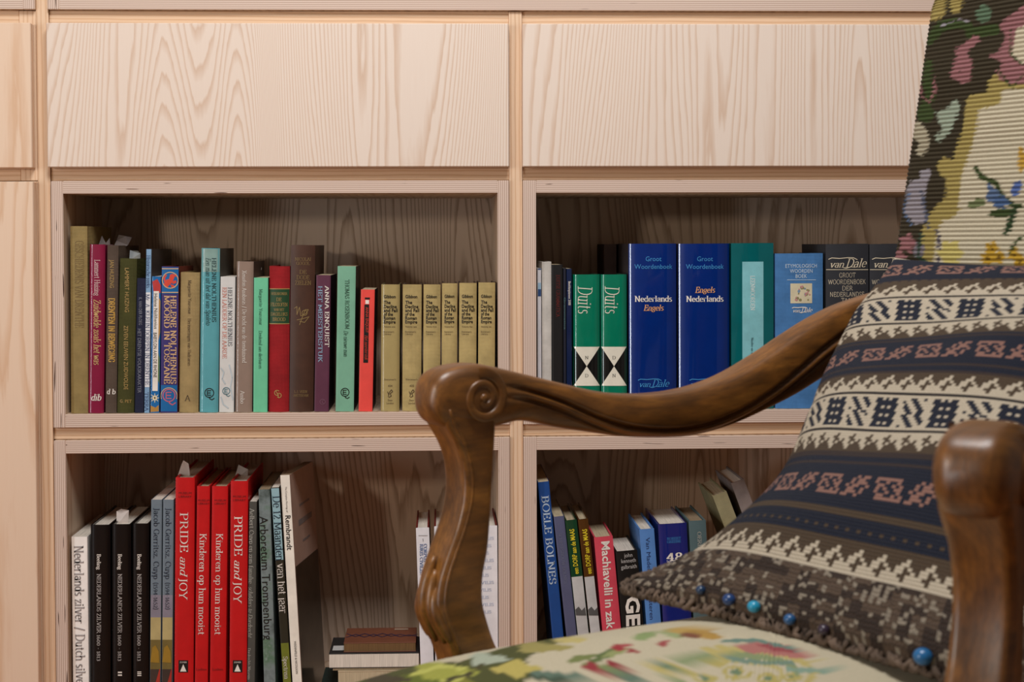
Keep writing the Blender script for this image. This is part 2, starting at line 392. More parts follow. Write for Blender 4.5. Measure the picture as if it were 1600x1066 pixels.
class Book:
    def __init__(s, label, q, base, mat, kind='hard', depth=0.16, ys=0.010, pages=PG_C, bulge=None, board_mat=None, name=None, group=None, yaw=0.0, gap=0.0006):
        xlt, xrt, yt, xlb, xrb, yb = q
        lt, rt_, lb, rb = (pix(*p, ys) for p in ((xlt, yt), (xrt, yt), (xlb, yb), (xrb, yb)))
        ct, cb = (lt+rt_)/2, (lb+rb)/2
        s.a = math.atan2(ct.x-cb.x, ct.z-cb.z); ca, sa = math.cos(s.a), math.sin(s.a)
        s.w = ((rt_.x-lt.x)+(rb.x-lb.x))/2*ca-gap
        ob = base+abs(sa)*s.w/2+0.0002
        s.org = Vector((cb.x+(ob-cb.z)*math.tan(s.a), ys, ob))
        s.h = (ct.z-ob)/ca; s.ys = ys; s.depth = depth
        s.kind = kind; s.ex = 5.0 if mat.name.startswith(('crimson', 'teal_j', 'mushroom', 'dictionary', 'khaki_jacket', 'bright_red', 'black_satin', 'ultramarine')) else 2.4
        s.B = (0.13*s.w if kind == 'hard' else 0.0) if bulge is None else bulge*s.w
        nm = name or ('hardback_book' if kind == 'hard' else 'paperback_book')
        s.e = empty(nm, s.org, label, 'book', group, (0, s.a, yaw))
        s.body(mat, board_mat, pages)
    def surf(s, u):
        t = min(1.0, abs(u)/(s.w/2))
        return s.B*(t**s.ex) if s.B else (0.0006*max(0, (t-0.86)/0.14)**2)
    def body(s, mat, board_mat, pages):
        w, h, D = s.w, s.h, s.depth
        th = min(0.0026 if s.kind == 'hard' else 0.0006, w*0.16)
        n = 14
        out = [(-w/2, D)]
        if s.kind == 'hard' and s.B > 0.0008:
            out += [(-w/2, s.B+0.012), (-w/2+0.0006, s.B+0.008), (-w/2+0.0006, s.B+0.005), (-w/2+0.0001, s.B+0.002)]
        sp = [(-w/2+w*i/n, s.surf(-w/2+w*i/n)) for i in range(n+1)]
        ns = len(out); out += sp
        if s.kind == 'hard' and s.B > 0.0008:
            out += [(w/2-0.0001, s.B+0.002), (w/2-0.0006, s.B+0.005), (w/2-0.0006, s.B+0.008), (w/2, s.B+0.012)]
        out.append((w/2, D))
        inn = [(min(max(x, -w/2+th), w/2-th), min(y+th, D)) for x, y in out]
        V = []; Fc = []; fm = []; N = len(out)
        for z in (0.0, h):
            V += [(x, y, z) for x, y in out]; V += [(x, y, z) for x, y in inn]
        o0, i0, o1, i1 = 0, N, 2*N, 3*N
        for k in range(N-1):
            side = 1 if (k < ns-0 or k >= ns+n) else 0
            Fc.append((o0+k, o0+k+1, o1+k+1, o1+k)); fm.append(side)
            Fc.append((i0+k+1, i0+k, i1+k, i1+k+1)); fm.append(side)
            Fc.append((o1+k, o1+k+1, i1+k+1, i1+k)); fm.append(side)
            Fc.append((o0+k+1, o0+k, i0+k, i0+k+1)); fm.append(side)
        for k in (0, N-1):
            Fc.append((o0+k, o1+k, i1+k, i0+k) if k == 0 else (o1+k, o0+k, i0+k, i1+k)); fm.append(1)
        c = mesh('cover', V, Fc, [mat, board_mat or mat], s.e, True, fm, 35)
        s.cover = c
        lip = 0.003 if s.kind == 'hard' else 0.0003
        px = w/2-th-0.0002
        y0 = s.B*0.55+th+0.0006; y1 = D-(0.004 if s.kind == 'hard' else 0.0005)
        pv = []
        m = 8
        prof = [(-px, y1)]+[(-px+2*px*i/m, y0+(s.B*0.5)*((abs(-1+2*i/m))**2)) for i in range(m+1)]+[(px, y1)]
        for z in (lip, h-lip): pv += [(x, y, z) for x, y in prof]
        K = len(prof)
        pf = [(k, k+1, K+k+1, K+k) for k in range(K-1)]+[(K-1, 0, K, 2*K-1)]
        pf += [tuple(range(K))[::-1], tuple(range(K, 2*K))]
        mesh('page_block', pv, pf, pages, s.e)
        if s.kind == 'hard' and w > 0.018:
            hb = [(-px*0.9+1.8*px*i/6) for i in range(7)]
            hv = []; hf = []
            for z in (h-lip, h-lip+0.0018):
                for x in hb: hv.append((x, y0+(s.B*0.5)*(abs(x)/max(px, 1e-4))**2-0.0004, z))
                for x in hb: hv.append((x, y0+(s.B*0.5)*(abs(x)/max(px, 1e-4))**2+0.0022, z))
            q = 7
            for k in range(q-1):
                hf += [(k, k+1, 2*q+k+1, 2*q+k), (q+k+1, q+k, 3*q+k, 3*q+k+1), (2*q+k, 2*q+k+1, 3*q+k+1, 3*q+k)]
            mesh('headband', hv, hf, M_BAND, s.e, True)
    def loc(s, px, py):
        p = pix(px, py, s.ys)-s.org
        ca, sa = math.cos(s.a), math.sin(s.a)
        return p.x*ca-p.z*sa, p.x*sa+p.z*ca
    def decal(s, polys, mat, name, off=0.0004, label=None):
        bm = bmesh.new()
        for p in polys:
            try: bm.faces.new([bm.verts.new((x, 0, z)) for x, z in p])
            except ValueError: pass
        if s.B > 0.0004:
            n = max(4, int(s.w/0.004))
            for i in range(1, n):
                u = -s.w/2+s.w*i/n
                bmesh.ops.bisect_plane(bm, geom=bm.verts[:]+bm.edges[:]+bm.faces[:], plane_co=(u, 0, 0), plane_no=(1, 0, 0))
        for v in bm.verts:
            v.co.x = min(max(v.co.x, -s.w/2+0.0003), s.w/2-0.0003)
            v.co.y = s.surf(v.co.x)-off
        bm.normal_update()
        for f in bm.faces:
            if f.normal.y > 0: f.normal_flip()
        me = bpy.data.meshes.new(name); bm.to_mesh(me); bm.free(); me.materials.append(mat)
        if s.B > 0.0004: me.polygons.foreach_set('use_smooth', [True]*len(me.polygons))
        o = link(bpy.data.objects.new(name, me), s.e)
        if label: o['label'] = label
        return o
    def _glyphs(s, text, font, bold, shear):
        if font == 'serif': return serif_text(text, 0.058+bold, 0.022+bold*0.5, 0.05, shear)
        if font == 'thin': return serif_text(text, 0.03+bold, 0.02+bold, 0.07, shear, False)
        return sans_text(text, bold, shear)
    def vtext(s, text, x, y0, y1, cap, mat, font='serif', up=False, bold=0.0, shear=0.0, name='title_lettering', x2=None, off=0.0006):
        """text along the spine from pixel row y0 to y1; x (to x2 at y1) is the middle of the capitals"""
        polys, wd = s._glyphs(text, font, bold, shear)
        u0, v0 = s.loc(x, y0); u1, v1 = s.loc(x2 if x2 is not None else x, y1)
        L = v0-v1; k = L/max(wd, 1e-6); c = cap/1000.0
        out = []
        for p in polys:
            q = []
            for gx, gy in p:
                t = gx*k/L
                um = u0+(u1-u0)*t
                q.append((um+(gy-0.5)*c, v0-gx*k) if not up else (um-(gy-0.5)*c, v1+gx*k))
            out.append(q)
        return s.decal(out, mat, name, off)
    def htext(s, text, xc, yc, width, cap, mat, font='serif', bold=0.0, shear=0.0, name='title_lettering', off=0.0006):
        polys, wd = s._glyphs(text, font, bold, shear)
        u, v = s.loc(xc, yc); k = width/1000.0/wd; c = cap/1000.0
        return s.decal([[(u-width/2000.0+x*k, v+(y-0.5)*c) for x, y in p] for p in polys], mat, name, off)
    def poly(s, pts, mat, name='spine_print', off=0.0003):
        return s.decal([[s.loc(*p) for p in pts]], mat, name, off)
    def polys(s, lists, mat, name='spine_print', off=0.00045):
        return s.decal([[s.loc(*p) for p in pts] for pts in lists], mat, name, off)
    def patch(s, y0, y1, mat, x0=None, x1=None, name='spine_label', off=0.0003):
        cx = project(s.org)[0]; ca = math.cos(s.a)
        v0 = (pix(cx, y0, s.ys).z-s.org.z)/ca; v1 = (pix(cx, y1, s.ys).z-s.org.z)/ca
        v0 = min(v0, s.h-0.0002); v1 = max(v1, 0.0002)
        ym = (y0+y1)/2
        a = -s.w/2+0.0004 if x0 is None else s.loc(x0, ym)[0]
        b = s.w/2-0.0004 if x1 is None else s.loc(x1, ym)[0]
        return s.decal([[(a, v1), (b, v1), (b, v0), (a, v0)]], mat, name, off)
    def line(s, pts, wd, mat, name='spine_ornament', off=0.0006):
        return s.decal(ribbon([s.loc(*p) for p in pts], wd/2000.0, wd/2000.0), mat, name, off)
    def lines(s, lists, wd, mat, name='spine_ornament', off=0.0006):
        out = []
        for pts in lists: out += ribbon([s.loc(*p) for p in pts], wd/2000.0, wd/2000.0)
        return s.decal(out, mat, name, off)

def circ(cx, cy, r, a0=0, a1=360, ry=None, n=18):
    ry = r if ry is None else ry
    return [(cx+r*math.cos(math.radians(a0+(a1-a0)*i/n)), cy-ry*math.sin(math.radians(a0+(a1-a0)*i/n))) for i in range(n+1)]
M_BAND = flat('headband_thread', (120, 96, 70), 0.8)
INK = flat('black_ink', (16, 15, 15), 0.5); WHT = flat('white_ink', (228, 222, 214), 0.5)
GOLD = flat('dull_gold_foil', (168, 138, 82), 0.4); GOLDD = flat('worn_gold_foil', (128, 106, 66), 0.5)
def emblem_eq(b, cx, cy, r, mat):
    """round publisher mark: ring with a lettered E and a tail"""
    b.lines([circ(cx, cy, r), [(cx-r*.45, cy-r*.5), (cx-r*.45, cy+r*.5)], [(cx-r*.45, cy-r*.5), (cx+r*.4, cy-r*.5)], [(cx-r*.45, cy), (cx+r*.3, cy)],
             [(cx-r*.45, cy+r*.5), (cx+r*.4, cy+r*.5)], [(cx-r*.1, cy+r*.9), (cx+r*.2, cy+r*1.35), (cx+r*.6, cy+r*1.55), (cx+r*1.1, cy+r*1.2)]], max(1.0, r*.18), mat, 'publisher_mark')
def swash(b, x0, x1, y, mat, cap):
    """cursive dictionary maker's name with the long stroke over it"""
    wd = x1-x0
    b.htext('van', x0+wd*.22, y+cap*.14, wd*.36, cap*.78, mat, 'serif', 0.01, 0.34, 'maker_lettering')
    b.htext('Dale', x0+wd*.72, y, wd*.54, cap, mat, 'serif', 0.005, 0.34, 'maker_lettering')
    b.line([(x0+wd*.02, y-cap*.42), (x0+wd*.10, y-cap*.58), (x0+wd*.3, y-cap*.52), (x0+wd*.52, y-cap*.62), (x0+wd*.66, y-cap*.60), (x0+wd*.76, y-cap*.38)], 1.2, mat)
    b.line([(x0+wd*.40, y+cap*.55), (x0+wd*.47, y+cap*.62), (x0+wd*.6, y+cap*.45), (x0+wd*.70, y+cap*.5)], 1.0, mat)

UB, LB = ZU2, ZD2
# ------------------------------------------------------------------ upper left shelf
b = Book('tall sage green cloth book with worn lettering, far left of upper left shelf', (108.6, 136.5, 353.5, 110.8, 137, 644), UB, cloth('sage_cloth', (146, 126, 80)), depth=.185, bulge=.10)
b.vtext('GESCHIEDENIS VAN DRENTHE', 124, 376, 512, 13, GOLDD)
b = Book('crimson glossy jacketed book with white script lettering beside the sage book', (139.5, 164.5, 382, 137.6, 161.8, 645), UB, gloss('crimson_jacket', (128, 20, 58)), depth=.15, pages=PG_W)
b.vtext('Lammert Huizing', 152, 406, 462, 8.5, flat('pale_pink_ink', (222, 190, 190)), name='author_lettering')
b.vtext('Zuidwolde zoals het was', 152, 468, 570, 10.5, flat('straw_ink', (214, 184, 120)), shear=.2)
b.htext('dib', 150, 621, 15, 10, WHT, 'serif', .03, .2, 'publisher_mark')
b = Book('dark taupe book with gold title beside the crimson jacket', (167, 185.4, 383.5, 164.3, 181.8, 645), UB, cloth('taupe_cloth', (84, 70, 60)), depth=.17)
b.vtext('JAN HUIZING', 175, 406, 450, 6.5, GOLD, 'sans', name='author_lettering')
b.vtext('DRENTEN IN BEWEGING', 174.5, 466, 566, 9.5, flat('bright_gold_foil', (186, 146, 70), .4), 'serif', bold=.05)
b.htext('d b', 173.5, 612, 13, 8, WHT, 'serif', .02, .1, 'publisher_mark')
b = Book('olive green book with small gold capitals between taupe and navy books', (186.6, 214, 404, 182.4, 208.8, 645), UB, cloth('olive_cloth', (66, 66, 30)), depth=.16)
b.vtext('LAMMERT HUIZING', 198.5, 419, 488, 6.5, GOLD, 'sans', name='author_lettering')
b.vtext('ZEVEN EEUWEN ZUIDWOLDE', 197, 509, 609, 6.5, GOLD, 'sans')
b.htext('G. PET', 196.5, 627, 18, 5, GOLD, 'sans', name='publisher_mark')
b = Book('narrow navy book with faint lettering beside the olive book', (214.8, 227.2, 435, 209.4, 224.8, 645), UB, cloth('navy_cloth', (30, 34, 58)), depth=.13, bulge=.06)
b.vtext('K. VAN DER PLOEG', 219.5, 465, 508, 5, flat('steel_ink', (120, 124, 140)), 'sans', name='author_lettering')
b.vtext('HET DRENTSE VOLKSKARAKTER', 218, 514, 614, 5.5, flat('steel_ink', (120, 124, 140)), 'sans')
b = Book('thin light blue and white booklet standing next to the narrow navy book', (228.2, 237, 389.5, 225.2, 233.6, 645), UB, paper('sky_paper', (122, 158, 192)), 'soft', depth=.19, pages=PG_G, board_mat=flat('charcoal_cover', (62, 56, 54)))
b.patch(457, 605, paper('white_paper', (216, 218, 222)))
b.vtext('Historische reeks', 232, 399, 450, 6, flat('blue_ink', (40, 62, 110)), name='series_lettering')
b.vtext('Mr. A. KLEIJN DORPEN IN DRENTHE', 230.5, 460, 602, 6.5, flat('blue_ink', (40, 62, 110)))
b.vtext('TERRA', 229, 613, 642, 6, flat('blue_ink', (40, 62, 110)), name='publisher_mark')
b = Book('blue illustrated paperback with a white title strip and small star', (237.6, 251.6, 432, 234.4, 249.2, 645), UB, gloss('azure_cover', (28, 104, 168)), 'soft', depth=.14, pages=PG_W)
b.poly([(238, 440), (246, 436), (251, 446), (251, 458), (240, 456)], flat('scarlet_print', (178, 52, 50)))
b.poly([(247, 462), (251, 470), (251, 520), (246, 540)], flat('ochre_print', (176, 130, 60)))
b.poly([(246, 545), (250, 560), (249, 600), (246, 592)], flat('moss_print', (88, 118, 76)))
b.patch(455, 611, WHT, 239, 247.5, off=.0005)
b.vtext('Helene Nolthenius', 243.6, 459, 514, 5.5, INK, 'sans', name='author_lettering', off=.0008)
b.vtext('BABYLON AAN DE RHONE', 242.6, 520, 590, 5.5, INK, 'sans', off=.0008)
st = []
for i in range(8):
    a = math.pi*i/8
    r_ = 7 if i % 2 == 0 else 4
    st.append([(242+r_*math.cos(a), 622+r_*math.sin(a)), (242-r_*math.cos(a), 622-r_*math.sin(a))])
b.lines(st, .9, flat('cream_ink', (236, 224, 190)), 'star_print')
b.poly([(235, 634), (243, 637), (248, 633), (248, 643), (234.8, 644)], flat('ochre_print', (176, 130, 60)))
b = Book('purple book with tan medieval lettering and blue ornamental ends', (252.4, 279.4, 416.5, 250.2, 277.3, 645), UB, gloss('violet_jacket', (62, 52, 112)), 'hard', depth=.15, bulge=.04, board_mat=flat('brick_red_jacket', (112, 44, 30)))
AZ = gloss('azure_print', (26, 100, 160)); TAN = flat('tan_ink', (206, 168, 124)); LION = flat('vermilion_print', (206, 66, 48))
b.patch(418, 459, AZ); b.patch(602, 643, AZ)
b.lines([circ(266, 438, 12.5, n=24), [(253, 420), (279, 420)], [(253, 457), (279, 457)]], 1.4, TAN, 'ring_print')
b.polys([[(256, 444), (260, 437), (266, 436), (270, 441), (264, 446), (262, 449), (258, 449)], [(264, 437), (266, 429), (271, 428), (273, 432), (270, 440)], [(268, 440), (275, 438), (276, 442), (270, 444)],
         [(266, 444), (272, 446), (274, 450), (268, 449)], [(257, 442), (255, 434), (259, 429), (261, 430), (258, 435), (259, 440)], [(271, 430), (276, 428), (275, 433)]], LION, 'lion_print', .0006)
b.vtext('MOORD IN TOSCANE', 261, 462, 600, 8.5, TAN, bold=.03)
b.vtext('HELENE NOLTHENIUS', 271, 462, 600, 8.5, TAN, bold=.03, name='author_lettering')
emblem_eq(b, 264, 618, 9.5, flat('rose_ink', (190, 96, 120))); b.line(circ(264, 619, 12.8, -20, 200), 1.2, TAN)
b = Book('tan hardback with rounded spine and tiny dark lettering', (281, 312.4, 425.5, 279.2, 309.2, 645), UB, cloth('tan_cloth', (160, 138, 94)), depth=.14, bulge=.16)
SEP = flat('sepia_ink', (78, 62, 44))
b.vtext('Marguerite Yourcenar', 296.5, 438, 491, 5, SEP, name='author_lettering'); b.vtext('Herinneringen van Hadrianus', 296, 498, 572, 5, SEP)
b.htext('A', 293, 622, 8, 9, SEP, name='publisher_mark')
b = Book('glossy teal jacketed hardback with dark slanted title and ring mark', (314.2, 343.6, 388, 311.2, 341, 645), UB, gloss('teal_jacket', (90, 160, 170)), depth=.17, bulge=.12, board_mat=flat('dark_teal_flap', (70, 66, 58)))
b.patch(389, 425, flat('faded_teal', (128, 158, 152), .35, .4), off=.0002)
b.vtext('HELENE NOLTHENIUS', 334.5, 403, 503, 6.5, flat('deep_teal_ink', (30, 60, 66)), bold=.02, name='author_lettering')
b.vtext('Een man uit het dal van Spoleto', 325.5, 403, 508, 7.5, flat('deep_teal_ink', (30, 60, 66)), shear=.25)
emblem_eq(b, 327, 614, 7, INK)
b = Book('white marbled paperback with black and coral title lines', (344.4, 368, 432.5, 342.2, 365.4, 645), UB, paper('marbled_white', (206, 206, 204)), 'soft', depth=.14, pages=PG_W)
b.vtext('HELENE NOLTHENIUS', 359.5, 449, 541, 6.5, flat('slate_ink', (70, 76, 90)), name='author_lettering')
b.vtext('EEN LADDER OP DE AARDE', 351, 449, 560, 6.5, flat('coral_ink', (214, 128, 112)))
emblem_eq(b, 353.5, 611, 5.5, flat('soft_teal_ink', (80, 130, 146)))
b.lines([[(345, 575), (350, 582), (347, 592), (352, 600)], [(358, 570), (363, 590), (360, 605), (364, 625)], [(345, 620), (349, 632), (357, 638)]], 1.6, flat('pale_blue_wash', (182, 196, 204)), 'marbling')
b = Book('taupe glossy jacketed book with white lettering and a white paper corner', (370, 396, 408.6, 366.8, 394.2, 645), UB, gloss('mushroom_jacket', (142, 122, 110)), depth=.16, bulge=.1, board_mat=flat('dark_taupe_flap', (70, 54, 46)))
b.vtext('Xenofon Anabasis / De tocht van de tienduizend', 382, 423, 567, 6.5, WHT)
b.vtext('Ambo', 379, 611, 631, 6.5, WHT, name='publisher_mark')
b = Book('mint green paperback with thin dark lettering beside the taupe jacket', (396.8, 419, 434, 395.2, 418.3, 645), UB, paper('mint_cover', (104, 190, 150)), 'soft', depth=.13, pages=PG_C, board_mat=flat('dark_mint', (60, 110, 88)))
DG = flat('dark_green_ink', (44, 96, 78))
b.vtext('Marguerite Yourcenar', 407.5, 452, 508, 5, DG, name='author_lettering'); b.vtext('Denkend aan dierbaren', 407, 517, 576, 5, DG)
b = Book('bright red hardback with a green title label', (420, 453.4, 416, 419.2, 451, 645), UB, cloth('red_cloth', (150, 26, 32)), depth=.15, bulge=.16)
b.patch(451, 506, flat('bottle_green_label', (30, 66, 38)))
b.lines([[(419.5, 451.5), (453, 451.5)], [(419.5, 506), (452.6, 506)]], 1.2, GOLD, 'label_rule')
for t, y, wd, cp in (('HEILBRONER', 459, 25, 4), ('DE', 468, 8, 5.5), ('FILOSOFEN', 476, 26, 5.5), ('VAN HET', 484, 16, 4), ('DAGELIJKS', 491, 26, 5), ('BROOD', 499, 20, 5.5)):
    b.htext(t, 436, y, wd, cp, GOLD)
b.lines([circ(433, 614, 4, 40, 320), circ(436, 618, 3.5, -140, 140), [(431, 610), (436, 622)]], 1.1, GOLD, 'publisher_mark')
b = Book('thick dark brown leather-look book with gold title and flourish', (454, 492.6, 383, 451.6, 489.6, 645), UB, flat('brown_leather', (66, 40, 28), .5, 0, .1), depth=.2, bulge=.1)
for t, y, wd, cp in (('NICOLAI', 405, 25, 5), ('GOGOL', 411.5, 21, 5), ('DE', 425, 11, 6), ('DODE', 433.5, 20, 6.5), ('ZIELEN', 442, 25, 6.5)):
    b.htext(t, 473.5, y, wd, cp, GOLDD)
b.lines([[(460, 482), (464, 479), (464, 492), (468, 480), (470, 494), (478, 490), (482, 484), (477, 484), (472, 497), (468, 508)], [(464, 500), (474, 498), (483, 495), (476, 504), (468, 502)], circ(476, 489, 4)], 1.1, GOLDD)
b.htext('L.J. VEEN', 470, 612, 20, 4, GOLDD, name='publisher_mark'); b.htext('AMSTERDAM', 470, 618, 23, 4, GOLDD, name='publisher_mark')
b = Book('plum paperback with white and pale blue capitals', (494.2, 517, 430, 490.6, 513.8, 645), UB, paper('plum_cover', (88, 44, 66)), 'soft', depth=.15, board_mat=flat('dark_plum', (40, 20, 30)))
b.vtext('ANNA ENQUIST', 511, 447, 542, 6.5, WHT, bold=.02, name='author_lettering'); b.vtext('HET MEESTERSTUK', 500.5, 447, 566, 6.5, flat('powder_blue_ink', (140, 170, 196)), bold=.02)
b.lines([circ(504, 628, 4, 40, 320), circ(506, 628, 2.5, 0, 360)], .9, flat('mauve_ink', (136, 90, 112)), 'publisher_mark')
b = Book('tall sea green paperback with dark lettering and ring mark', (527.4, 556.2, 416, 524, 553, 644), UB, paper('seagreen_cover', (118, 172, 146)), 'soft', depth=.15, board_mat=flat('dark_brown_cover', (48, 36, 28)))
b.vtext('THOMAS ROSENBOOM', 542.5, 437, 514, 6.5, flat('dark_green_ink', (30, 66, 54)), name='author_lettering'); b.vtext('De nieuwe man', 540.5, 517, 557, 6.5, flat('dark_green_ink', (30, 66, 54)), shear=.25)
emblem_eq(b, 539, 613, 6.3, INK)
b = Book('small coral red paperback with a black title strip', (563.6, 586, 452.5, 560.2, 582, 642.5), UB, paper('coral_cover', (226, 74, 66)), 'soft', depth=.13, board_mat=flat('dark_wine_cover', (50, 18, 20)))
b.patch(476, 567, INK, 568.5, 576)
b.vtext('ANNA ENQUIST', 573.5, 480, 520, 4.2, LION, 'sans', name='author_lettering', off=.0008); b.vtext('Het meesterstuk', 572.5, 524, 562, 5, LION, shear=.25, off=.0008)
b.patch(469, 475, WHT, 571, 576.5, 'publisher_mark'); b.patch(465, 468, INK, 570, 578, 'publisher_mark')
TANS = cloth('khaki_cloth', (178, 158, 106)); MOSS = flat('patterned_jacket', (96, 96, 62), .3, .5, .5)
ords = ('leftmost', 'second', 'third', 'fourth', 'fifth', 'rightmost')
for i, (x0, x1) in enumerate(((595, 625), (628.6, 659), (661.2, 688.6), (690, 714.8), (717, 745), (747, 774))):
    b = Book(f'tan volume with black lettering, {ords[i]} of the matching set of six', (x0+.6, x1, 444.6-(.6*i if i > 2 else 0), x0-.6, x1-.6, 641.5), UB, gloss('khaki_jacket_worn', (168, 150, 100)) if i == 0 else TANS, depth=.13, bulge=.14, group='matching six-volume set', board_mat=MOSS if i == 0 else flat('dark_jacket_side', (64, 46, 40)), pages=PG_C)
    xm = (x0+x1)/2-.5; xs = x0+4.5; wd = x1-x0
    for t, y, cp, kk in (('Gibbon', 463.5, 5, .62), ('The', 472.5, 5.2, .36), ('Decline', 479, 5.2, .68), ('and Fall', 485, 5.2, .72), ('of the', 491, 5.2, .48), ('Roman', 497, 5.2, .6), ('Empire', 503, 5.2, .62)):
        b.htext(t, xs+kk*wd/2, y-.5*(i > 2), kk*wd, cp, INK, 'sans', .022)
    b.htext('Volume '+('one', 'two', 'three', 'four', 'five', 'six')[i], xs+.3*wd, 510.5, .6*wd, 2.6, SEP, 'sans', name='volume_lettering')
    b.htext("Everyman's", xs+.27*wd, 518.5, .54*wd, 2.6, SEP, 'sans', name='series_lettering'); b.htext('Library', xs+.2*wd, 522, .38*wd, 2.6, SEP, 'sans', name='series_lettering')
    if i < 3:
        b.htext("Everyman's", xm, 593, .6*wd, 2.6, SEP, 'sans', name='series_lettering')
        b.htext(('434', '435', '436')[i], xm, 603, .22*wd, 3.4, SEP, 'sans', name='volume_lettering')
        b.lines([[(xm-3, 620), (xm-1, 613), (xm+2, 609), (xm+4, 612), (xm, 615), (xm+2, 619), (xm-2, 621)], [(xm-4, 612), (xm-2, 617)]], 1.0, SEP, 'publisher_mark')
        b.htext('Dent', xm, 625.5, .24*wd, 3, SEP, 'sans', name='publisher_mark'); b.htext('London', xm, 630, .36*wd, 3, SEP, 'sans', name='publisher_mark')

# ------------------------------------------------------------------ upper right shelf
b = Book('thin white booklet with blue bands against the left side board', (839.6, 846, 419.4, 840.4, 846.6, 639), UB, paper('booklet_white', (206, 206, 212)), 'soft', depth=.2, pages=PG_W)
b.patch(419.6, 421.5, flat('booklet_blue', (40, 72, 122))); b.patch(442, 452, flat('booklet_pale_blue', (150, 182, 206))); b.patch(452, 463, flat('booklet_blue', (40, 72, 122)))
b = Book('plain pale grey book beside the thin banded booklet', (846.6, 861.6, 409, 847, 862, 639), UB, cloth('pale_grey_cloth', (198, 194, 188)), depth=.19, bulge=.06, pages=PG_W)
b = Book('black book with faint dark red lettering next to the pale grey book', (862.2, 879.4, 413.6, 862.6, 880, 639), UB, paper('black_cover', (16, 15, 17)), 'soft', depth=.18)
b.vtext('DUITSE GRAMMATICA', 872, 430, 495, 6, flat('dark_red_ink', (104, 34, 30)))
b = Book('very thin dark booklet between black and navy books', (880, 884.4, 419, 880.4, 885, 639), UB, paper('dark_booklet', (24, 28, 44)), 'soft', depth=.17)
b.vtext('Grammatica', 882.6, 465, 515, 2.6, flat('teal_ink', (80, 120, 120)), 'sans')
b = Book('slim navy book with tiny white lettering beside the green dictionaries', (885, 893.6, 420, 885.4, 894, 639), UB, gloss('deep_navy_cover', (20, 34, 70)), 'soft', depth=.16)
b.vtext('Beeldenplaneet 2000', 890, 440, 477, 4, WHT, 'sans')
GRN = gloss('dictionary_green', (0, 116, 88)); BLK = gloss('dictionary_black', (18, 18, 18)); CRM = gloss('dictionary_cream', (226, 222, 206))
for i, (x0, x1, n) in enumerate(((895.6, 937.8, 'ND'), (939, 979.8, 'DN'))):
    b = Book('glossy green dictionary with white vertical title, '+('left of the pair' if i == 0 else 'right of the pair next to the blue dictionaries'), (x0, x1, 429, x0+.6, x1+.6, 639), UB, GRN, depth=.135, bulge=.12, pages=PG_W, group='pair of green dictionaries')
    xm = (x0+x1)/2
    b.vtext('Duits', xm-2.5 if i == 0 else xm-3, 448, 490, 22, CRM, 'serif', bold=-.01, shear=.12)
    b.patch(542, 603, BLK, off=.0002)
    b.polys([[(x0+.5, 542), (x1-.4, 542), (xm, 572.5)], [(xm, 572.5), (x1, 603), (x0+.6, 603)]], CRM, 'diamond_print', .0005)
    b.htext(n[0], xm, 559, 5.4, 5, INK, name='language_letter', off=.0008); b.htext(n[1], xm, 587, 5.4, 5, INK, name='language_letter', off=.0008)
Book('dark brown book standing at the back behind the right green dictionary', (944, 963.5, 381.5, 944, 963.5, 634), UB, cloth('dark_brown_cloth', (58, 44, 42)), depth=.12, ys=.155, bulge=.02)
BLU = gloss('dictionary_blue', (0, 38, 112)); SKY = flat('sky_ink', (60, 140, 200)); ORG = flat('peach_ink', (232, 168, 110))
for i, (x0, x1, l1, l2) in enumerate(((982.2, 1058, 0, 1), (1060, 1141, 1, 0))):
    b = Book('large glossy blue dictionary, '+('Nederlands line above Engels' if i == 0 else 'Engels line above Nederlands'), (x0, x1, 380.8, x0+1.2, x1, 638), UB, BLU, depth=.2, bulge=.09, pages=PG_W, board_mat=flat('dark_case_side', (40, 32, 34)), group='pair of large blue dictionaries')
    xm = (x0+x1)/2+1
    b.htext('Groot', xm, 404.5, 25, 7.5, SKY, 'sans'); b.htext('Woordenboek', xm, 416.5, 60, 7.5, SKY, 'sans')
    b.htext('Nederlands', xm, 467 if i == 0 else 467, 59, 9, WHT, 'serif', .03, name='language_lettering')
    b.htext('Engels', xm, 481 if i == 0 else 453, 31, 9, ORG, 'serif', .02, .2, 'language_lettering')
    swash(b, xm-25, xm+24, 599, SKY, 11)
TEAL = gloss('teal_board', (0, 92, 96)); AQ = flat('aqua_label', (128, 190, 198), .35, .3)
b = Book('large teal book with a pale aqua label down the spine', (1142.6, 1209.4, 380, 1143, 1209.6, 638), UB, TEAL, depth=.17, bulge=.05)
b.patch(409, 634, AQ, 1160, 1193)
b.vtext('LEENWOORDEN', 1176, 431, 485, 7, flat('pale_aqua_ink', (206, 226, 226)), bold=.03, off=.0006)
b.vtext('Nicoline van der Sijs', 1175.5, 528, 563, 4.2, flat('dark_teal_ink', (14, 60, 70)), 'sans', name='author_lettering')
b = Book('medium blue cloth dictionary with a small floral picture', (1211.2, 1286.8, 396, 1212, 1287, 637.5), UB, cloth('denim_blue_cloth', (68, 118, 172)), depth=.16, bulge=.05)
LT = flat('pale_blue_ink', (190, 208, 224))
for t, y, wd in (('ETYMOLOGISCH', 415.5, 50), ('WOORDEN', 423.5, 36), ('BOEK', 431.5, 18)): b.htext(t, 1252, y, wd, 6, LT, 'sans')
b.line([(1230, 437.5), (1275, 437.5)], .8, LT)
b.patch(443, 474, flat('picture_ground', (206, 196, 166)), 1235, 1269, 'flower_picture')
rr = random.Random(8)
